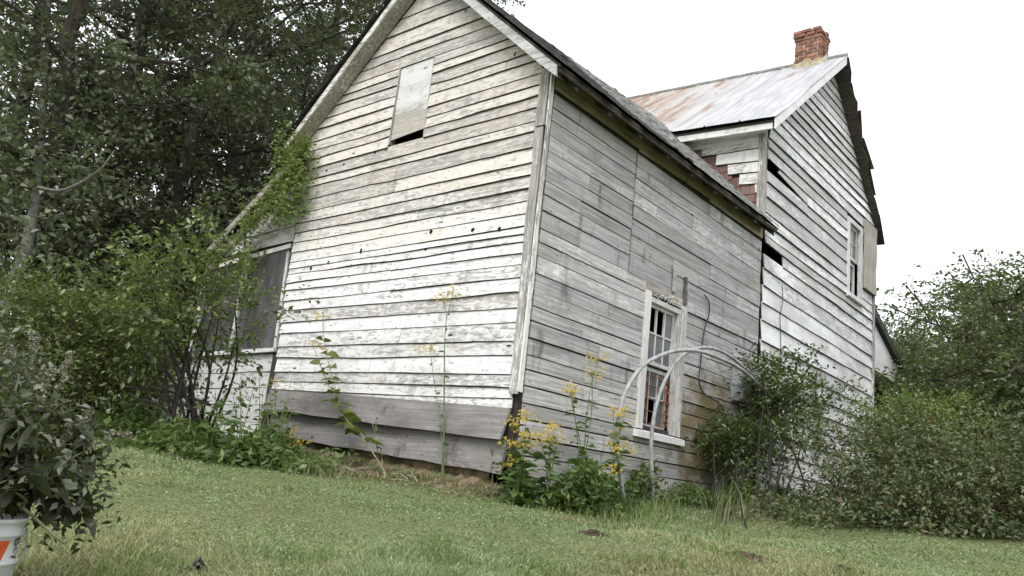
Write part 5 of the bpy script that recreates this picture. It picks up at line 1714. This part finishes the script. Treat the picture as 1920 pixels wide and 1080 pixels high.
for k_, (px, d_, hh_) in enumerate([(405, 7.9, 0.55), (432, 7.75, 0.7), (455, 7.6, 0.6), (474, 7.8, 0.8), (492, 7.55, 0.65), (510, 7.7, 0.75), (528, 7.5, 0.6), (420, 7.5, 0.45), (548, 7.4, 0.55), (385, 8.1, 0.5), (480, 7.35, 0.4), (537, 7.65, 0.8)]):
    b_ = ground_at(px, d_)
    st_ = []
    for j in range(3):
        a_ = np.array([0.14 * R.randn(), 0.10 * R.randn(), hh_ * (0.7 + 0.4 * R.rand())])
        st_.append([b_ + a_ * np.array([0.4, 0.4, 0.55]), b_ + a_])
    weed("green_weed", "leafy green weed standing in the overgrown strip below the porch and gable corner", b_, st_, M['leaf_weed'], 620 + k_, 0.12, 9, False, "green weeds below the porch", "weed", 0.005)
lineC = [gpt(0.15 + 0.10 * k_, 0.0 + 0.14 * k_) for k_ in range(4)] + [gpt(0.36, 0.3 + 0.14 * k_) for k_ in range(5)] + [gpt(0.10, 1.0 + 0.2 * k_) for k_ in range(6)]
weed_bed("weed_bed", lineC, 8500, 0.42, 0.065, M['leaf_weed'], 602, 0.12)
lineR = [gpt(0.35, 2.6 + 0.2 * k_) for k_ in range(12)]
weed_bed("weed_bed", lineR, 6000, 0.22, 0.055, M['leaf_weed'], 603, 0.18)
lineB = [ground_at(px, d) for px in range(1480, 1960, 30) for d in (8.6, 9.3)]
weed_bed("weed_bed", lineB, 9000, 0.28, 0.06, M['leaf_bramble'], 604, 0.25)
lineF = [ground_at(px, d) for px in range(-40, 260, 30) for d in (9.5, 10.5)]
weed_bed("weed_bed", lineF, 8000, 0.45, 0.075, M['leaf_bright'], 605, 0.3)

# ------------------------------------------------------------------ bucket with the wilting plant, front left
BP = at(-84, 1003, 2.62)
BZ = BP[2] - 0.37 + 0.055
BC = np.array([BP[0], BP[1]])
bk = thing("bucket", "white plastic bucket with an orange print and black lettering at the left edge", "bucket", (BC[0], BC[1], BZ))
def lathe(prof, n=40):
    v, f = [], []
    for (r_, z_) in prof:
        for k_ in range(n):
            an = 6.283185 * k_ / n
            v.append((BC[0] + r_ * math.cos(an), BC[1] + r_ * math.sin(an), BZ + z_))
    for i in range(len(prof) - 1):
        for k_ in range(n):
            f.append((i * n + k_, i * n + (k_ + 1) % n, (i + 1) * n + (k_ + 1) % n, (i + 1) * n + k_))
    return v, f
prof = [(0.0, 0.0), (0.140, 0.0), (0.143, 0.01), (0.1495, 0.255), (0.1545, 0.257), (0.1545, 0.263), (0.1500, 0.265), (0.1512, 0.325), (0.1560, 0.327), (0.1565, 0.333), (0.1520, 0.336),
        (0.1525, 0.358), (0.157, 0.360), (0.157, 0.370), (0.150, 0.371), (0.146, 0.365), (0.136, 0.02), (0.0, 0.02)]
v, f = lathe(prof)
obj("shell", v, f, M['bucket'], bk, True)
sv, sf = lathe([(0.0, 0.335), (0.143, 0.335)])
obj("soil", sv, sf, M['earth'], bk)
def brad(z_): return 0.143 + 0.0065 * (z_ - 0.01) / 0.245 if z_ < 0.254 else (0.1546 if z_ < 0.266 else 0.1515)
fa = math.atan2(CAM[1] - BC[1], CAM[0] - BC[0])                      # the side of the bucket the lettering is on
def wrap(u, z_, lift=0.0012):
    """u metres to the right of the printed side's middle"""
    r_ = brad(z_) + lift
    an = fa + u / r_
    return (BC[0] + r_ * math.cos(an), BC[1] + r_ * math.sin(an), BZ + z_)
def decal(name, quad, mat, n=8, lift=0.0012):
    v, f = [], []
    for i in range(n + 1):
        s = i / n
        a_ = [quad[0][j] + (quad[1][j] - quad[0][j]) * s for j in (0, 1)]; b_ = [quad[3][j] + (quad[2][j] - quad[3][j]) * s for j in (0, 1)]
        v += [wrap(a_[0], a_[1], lift), wrap(b_[0], b_[1], lift)]
    for i in range(n):
        f.append((2 * i, 2 * i + 2, 2 * i + 3, 2 * i + 1))
    obj(name, v, f, mat, bk)
decal("orange_print", [(-0.10, 0.21), (0.088, 0.21), (0.112, 0.252), (-0.06, 0.252)], M['orange'])
decal("orange_print", [(-0.10, 0.268), (0.122, 0.268), (0.142, 0.318), (-0.06, 0.318)], M['orange'])
def text_decal(txt, u0, z0, size, rot, mat, name):
    cu = bpy.data.curves.new("t", 'FONT'); cu.body = txt; cu.size = size; cu.resolution_u = 3
    to = bpy.data.objects.new("t", cu); link(to)
    dg = bpy.context.evaluated_depsgraph_get()
    me = bpy.data.meshes.new_from_object(to.evaluated_get(dg))
    bpy.data.objects.remove(to)
    c, s = math.cos(rot), math.sin(rot)
    vs = [wrap(u0 + v_.co.x * c - v_.co.y * s, z0 + v_.co.x * s + v_.co.y * c, 0.002) for v_ in me.vertices]
    obj(name, vs, [tuple(p_.vertices) for p_ in me.polygons], mat, bk)
    bpy.data.meshes.remove(me)
text_decal("DE", 0.060, 0.150, 0.052, 0.15, M['ink'], "lettering")
text_decal("T", 0.088, 0.085, 0.055, 0.15, M['ink'], "lettering")
text_decal("Bcy", 0.160, 0.322, 0.040, -1.35, M['ink'], "handwriting")
m = MB()
hp = [wrap(0.225, 0.345, 0.004), wrap(0.222, 0.31, 0.014), wrap(0.215, 0.28, 0.017), wrap(0.205, 0.262, 0.015)]
m.tube(spline(hp, 8), 0.0025, 5); m.build("handle", M['boxmetal'], bk)

pl = thing("wilted_plant", "large wilting dark leaved plant with seed spikes spilling out of the white bucket", "plant", (BC[0], BC[1], BZ + 0.34))
R = rs(700)
tips = []
D0 = 2.62
for (px, py, dd) in [(-60, 640, 2.7), (0, 660, 2.6), (40, 690, 2.75), (75, 700, 2.8), (-20, 700, 2.4), (110, 760, 2.75), (150, 800, 2.7), (170, 840, 2.65), (120, 850, 2.5), (60, 780, 2.35), (20, 760, 2.4),
                     (-30, 800, 2.4), (160, 880, 2.7), (130, 900, 2.6), (90, 900, 2.45), (30, 880, 2.35), (-50, 720, 2.6), (140, 940, 2.6), (95, 830, 2.9), (30, 820, 2.9), (-60, 880, 2.4), (70, 870, 2.4), (0, 900, 2.38), (145, 960, 2.62)]:
    tips.append(at(px, py, dd))
base = np.array([BC[0], BC[1], BZ + 0.33])
m = MB(); LP, LD, LS = [], [], []
for e in tips:
    s0 = base + np.array([0.06 * R.randn(), 0.06 * R.randn(), 0])
    top_ = max(e[2], base[2]) + 0.10 + 0.08 * R.rand()
    mid = s0 + (e - s0) * 0.55; mid[2] = top_ if e[2] < base[2] + 0.2 else s0[2] + (e[2] - s0[2]) * 0.6
    q = spline([s0, mid, e], 12)
    m.tube(q, np.linspace(0.006, 0.0025, 12), 5, False)
    for k_ in range(26):
        i = R.randint(3, 12)
        an = R.rand() * 6.28
        LP.append(q[i] + R.randn(3) * 0.012); LD.append(np.array([math.cos(an), math.sin(an), -0.25 + 0.35 * R.randn()])); LS.append(0.045 + 0.05 * R.rand())
m.build("stem", M['strawstem'], pl)
LP, LD, LS = np.array(LP), np.array(LD), np.array(LS)
od = np.argsort(-LS)
for i in od[:290]:
    v, tr = big_leaves(LP[i:i + 1], LD[i:i + 1], LS[i:i + 1], R, 0.62, 0.45)
    obj_np("leaf", v, tr, M['leaf_wilt'], pl, True)
v, tr = big_leaves(LP[od[290:]], LD[od[290:]], LS[od[290:]], R, 0.62, 0.45)
kind(obj_np("leaves_beneath", v, tr, M['leaf_wilt'], pl, True), "stuff")
P = np.concatenate([np.array(tips)[R.randint(0, len(tips), 1700)] + R.randn(1700, 3) * np.array([0.05, 0.05, 0.045])])
v, tr = leaves(P, 0.026, R, 0.5, 0.4, 0.3)
kind(obj_np("small_leaves", v, tr, M['leaf_wilt'], pl), "stuff")
sp = [((95, 700), (118, 690), (128, 675), (134, 660)), ((30, 700), (22, 660), (15, 640), (5, 622)), ((55, 690), (62, 660), (64, 640), (60, 625)), ((80, 760), (85, 730), (95, 705), (97, 690)), ((20, 720), (20, 690), (16, 675), (15, 660)),
      ((100, 760), (110, 730), (120, 715), (122, 705)), ((200, 812), (215, 813), (230, 815), (243, 815)), ((5, 690), (-8, 660), (-12, 640), (-10, 600)), ((60, 740), (70, 715), (78, 700), (82, 690)), ((130, 800), (150, 795), (165, 780), (170, 770))]
for k_, q in enumerate(sp):
    ln = spline([at(a_, b_, 2.62 + 0.03 * (k_ % 3)) for a_, b_ in q], 14)
    m = MB(); m.tube(ln, 0.0022, 4, False); m.build("spike_stem", M['strawstem'], pl)
    P = np.repeat(ln, 12, 0) + R.randn(168, 3) * 0.0045
    v, tr = leaves(P, 0.009, R, 0.8, 0.1, 0.5)
    kind(obj_np("seed_spike", v, tr, M['spike'], pl), "stuff")
m = MB(); m.tube(spline([at(35, 945, 2.45), at(70, 975, 2.45), at(100, 1003, 2.45), at(122, 1018, 2.45)], 10), 0.0042, 5); m.tube(spline([at(18, 918, 2.45), at(40, 930, 2.45), at(50, 942, 2.45), at(32, 945, 2.45)], 10), 0.003, 5)
m.build("dry_stalk", M['strawstem'], pl)
# small black scrap on the lawn
gp = None
for dd in np.linspace(2.2, 5, 200):
    q = at(360, 1064, dd)
    if q[2] <= ground(q[0], q[1]) + 0.02:
        gp = q; break
if gp is None: gp = ground_at(360, 3.0, 0.02)
m = MB(); R = rs(9)
for k_ in range(7):
    a_ = gp + R.randn(3) * np.array([0.012, 0.012, 0.004])
    m.tube([a_, a_ + R.randn(3) * np.array([0.022, 0.022, 0.012]), a_ + R.randn(3) * np.array([0.03, 0.03, 0.01])], [0.006, 0.009, 0.003], 5)
o = m.build("scrap", M['dark'], None); o["label"] = "small crumpled black scrap lying on the grass near the lower left"; o["category"] = "scrap"

# ------------------------------------------------------------------ lawn blades
def blades(name, n, mat, seed, dmin, dmax, a0, a1, h0, h1, w, keep=None, lean=0.6):
    R = rs(seed)
    u = R.rand(n); d = dmin * (dmax / dmin) ** u
    an = math.radians(a0) + math.radians(a1 - a0) * R.rand(n)
    x = CAM[0] + d * np.sin(an); y = CAM[1] + d * np.cos(an)
    ok = ~((x < 0.0) & (y > 0.05) & (x > -3.8)) & ~((x < 0.02) & (y > 0) & (y < 10) & (x > -6))
    if keep is not None:
        ok &= keep(x, y, R)
    x, y, d = x[ok], y[ok], d[ok]; n = len(x)
    z = ground(x, y) - 0.004
    tuft = (0.75 + 0.5 * np.clip(np.sin(x * 0.9 + 2.0 * np.sin(y * 0.7)) + 0.6 * np.sin(y * 1.7 - x * 2.3), -0.9, 1.2)) * (0.55 + 0.9 * (0.5 + 0.5 * np.sin(x * 7.1 + 2 * np.sin(y * 3.3)) * np.sin(y * 6.3 + 1.7 * np.sin(x * 4.1))))
    h = (h0 + (h1 - h0) * R.rand(n)) * tuft
    ww = w * (0.7 + 0.6 * R.rand(n)) * np.clip(d / 4.0, 0.8, 2.0)
    az = R.rand(n) * 6.283; dirx, diry = np.cos(az), np.sin(az)
    la = R.rand(n) * 6.283; ll = lean * h * (0.3 + 0.9 * R.rand(n))
    b = np.column_stack([x, y, z])
    wv = np.column_stack([dirx * ww, diry * ww, np.zeros(n)])
    lv = np.column_stack([np.cos(la) * ll, np.sin(la) * ll, np.zeros(n)])
    up_ = np.zeros((n, 3)); up_[:, 2] = h
    v = np.stack([b - wv, b + wv, b + lv * 0.35 + up_ * 0.62 - wv * 0.75, b + lv * 0.35 + up_ * 0.62 + wv * 0.75, b + lv + up_ * 0.95], 1).reshape(-1, 3)
    k_ = np.arange(n)[:, None] * 5
    tr = np.concatenate([k_ + [[0, 1, 3]], k_ + [[0, 3, 2]], k_ + [[2, 3, 4]]], 0)
    o = obj_np(name, v, tr, mat, None)
    kind(o, "stuff")


def dry_amt(x, y):
    return np.sin(x * 1.9 + 1.1 * np.sin(y * 1.3)) * np.sin(y * 2.3 + 0.7 * x + 1.0)


blades("grass", 330000, M['grass'], 801, 2.0, 11.5, -76, 0, 0.012, 0.034, 0.0024, lambda x, y, R: R.rand(len(x)) > 0.35 * np.clip(dry_amt(x, y) - 0.25, 0, 1) * 1.6, 1.0)
blades("tall_grass", 26000, M['tallgrass'], 802, 5.2, 11.0, -76, 0, 0.06, 0.16, 0.0032,
       lambda x, y, R: (((x > 0.1) & (y > -0.2) & (x < 0.75 + 0.3 * np.sin(y * 2)) & (y < 9)) | ((y > -0.75) & (y < 0) & (x < -0.0) & (R.rand(len(x)) < 0.35)) | ((x < -2.2) & (y > -1.6)) | ((x < -1.6) & (y > -1.2) & (R.rand(len(x)) < .5))))
def clumpy(x, y, R):
    return (np.sin(x * 5.1 + 2 * np.sin(y * 4.3)) * np.sin(y * 4.7 + 1.7 * np.sin(x * 3.1)) > 0.62) & ~((x > -0.3) & (y > 0))
blades("coarse_grass", 60000, M['tallgrass'], 805, 2.0, 10.0, -76, 0, 0.03, 0.075, 0.0030, clumpy, 0.9)
blades("dry_grass", 75000, M['drygrass'], 803, 2.2, 9.0, -74, 0, 0.012, 0.035, 0.0026,
       lambda x, y, R: (R.rand(len(x)) < np.clip(dry_amt(x, y) * 1.5 - 0.15, 0, 0.95)) | ((y > -1.3) & (y < 0.1) & (x < 0.1) & (x > -3.2)), 1.3)
blades("dry_grass", 34000, M['drygrass'], 804, 5.0, 9.5, -70, -20, 0.03, 0.085, 0.0026, lambda x, y, R: (y > -0.75 - 0.35 * R.rand(len(x))) & (y < -0.16) & (x < 0.05) & (x > -3.4), 1.0)

def tuft(label, px, d, h, n, seed):
    R = rs(seed); c = ground_at(px, d); V, T = [], []
    for i in range(n):
        b = c + np.array([0.10 * R.randn(), 0.14 * R.randn(), 0]); b[2] = float(ground(b[0], b[1])) - 0.01
        hh = h * (0.5 + 0.6 * R.rand()); l_ = np.array([R.randn(), R.randn(), 0]) * hh * 0.38
        a = R.rand() * 6.28; w = np.array([math.cos(a), math.sin(a), 0]) * 0.0045
        k = len(V)
        V += [b - w, b + w, b + l_ * 0.3 + [0, 0, hh * 0.55] - w * 0.8, b + l_ * 0.3 + [0, 0, hh * 0.55] + w * 0.8, b + l_ + [0, 0, hh * 0.95]]
        T += [(k, k + 1, k + 3), (k, k + 3, k + 2), (k + 2, k + 3, k + 4)]
    t_ = thing("grass_tuft", label, "grass tuft", tuple(c))
    kind(obj_np("blades", np.array(V), np.array(T), M['tuft'], t_), "stuff")
M['tuft'] = leaf_mat('straw_tuft', (0.12, 0.16, 0.06), (0.27, 0.29, 0.15), (0.36, 0.34, 0.22), 0.2, 0.4)
tuft("tall straw green grass tuft at the foot of the wall under the climbing shrub", 1365, 8.25, 0.50, 60, 91)
tuft("long bladed green grass tuft beside the left end of the skirt boards", 610, 6.95, 0.17, 60, 92)

# broad-leaved lawn weeds between the blades
R = rs(808)
n = 60000
d = 2.0 * (10.0 / 2.0) ** R.rand(n); an = np.radians(-76 + 76 * R.rand(n))
x = CAM[0] + d * np.sin(an); y = CAM[1] + d * np.cos(an)
ok = ~((x < 0.02) & (y > -0.1) & (x > -6)) & (np.sin(x * 2.9 + 1.5 * np.sin(y * 2.1)) * np.sin(y * 3.3 - x) + 0.7 * R.randn(n) > 0.1)
x, y, d = x[ok], y[ok], d[ok]
P = np.column_stack([x, y, ground(x, y) + 0.006 + 0.022 * R.rand(len(x))])
v, tr = leaves(P, 0.013 * np.clip(d / 4.0, 0.85, 1.8), R, 0.75, 0.0, 1.6)
kind(obj_np("clover", v, tr, M['clover'], None), "stuff")
# bare clods the mower has turned up, lower right
def lawn_hit(px, py):
    for dd in np.linspace(2.0, 14, 1200):
        q = at(px, py, dd)
        if q[2] <= ground(q[0], q[1]) + 0.01:
            return q
    return at(px, py, 8)
for k_, (px, py, rx, lab) in enumerate([(1205, 990, 0.16, "low brown clod of turned soil in the lawn in front of the pipe hoops"), (1400, 1044, 0.20, "long brown clod of turned soil in the lower right of the lawn"),
                                        (1575, 1070, 0.17, "darkest soil clod at the bottom edge of the lawn, right of the others"), (1110, 1000, 0.13, "faint brown soil patch left of the other clods on the lawn")]):
    c = lawn_hit(px, py); R = rs(880 + k_)
    g = 17; v = []
    for i in range(g):
        for j in range(g):
            u, w = (i / (g - 1) - 0.5) * 2, (j / (g - 1) - 0.5) * 2
            r_ = math.hypot(u, w)
            xx_, yy_ = c[0] + u * rx, c[1] + w * rx * 0.8
            hgt = 0.045 * max(0, 1 - r_) ** 0.7 * (0.4 + 0.9 * R.rand()) - 0.012
            v.append((xx_ + 0.008 * R.randn(), yy_ + 0.008 * R.randn(), float(ground(xx_, yy_)) + hgt))
    f = [(i * g + j, (i + 1) * g + j, (i + 1) * g + j + 1, i * g + j + 1) for i in range(g - 1) for j in range(g - 1)]
    o = obj("soil_clod", v, f, M['soil'], None); o["label"] = lab; o["category"] = "soil clod"

R = rs(930)
for k_ in range(16):
    x_ = -3.2 + 3.1 * R.rand(); y_ = -0.30 - 0.75 * R.rand()
    a_ = R.rand() * 6.28; L_ = 0.10 + 0.22 * R.rand()
    p_ = gpt(x_, y_, 0.035); q_ = gpt(x_ + math.cos(a_) * L_, y_ + 0.5 * math.sin(a_) * L_, 0.03 + 0.05 * R.rand())
    m = MB(); m.tube([p_, (p_ + q_) / 2 + np.array([0, 0, 0.015]) + 0.012 * R.randn(3), q_], [0.004, 0.0035, 0.002], 5)
    o = m.build("dead_stalk", M['deadstalk'], None)
    o["label"] = "thin dead straw stalk lying on the dry grass below the skirt boards"; o["category"] = "stalk"; o["group"] = "dead stalks below the skirt boards"
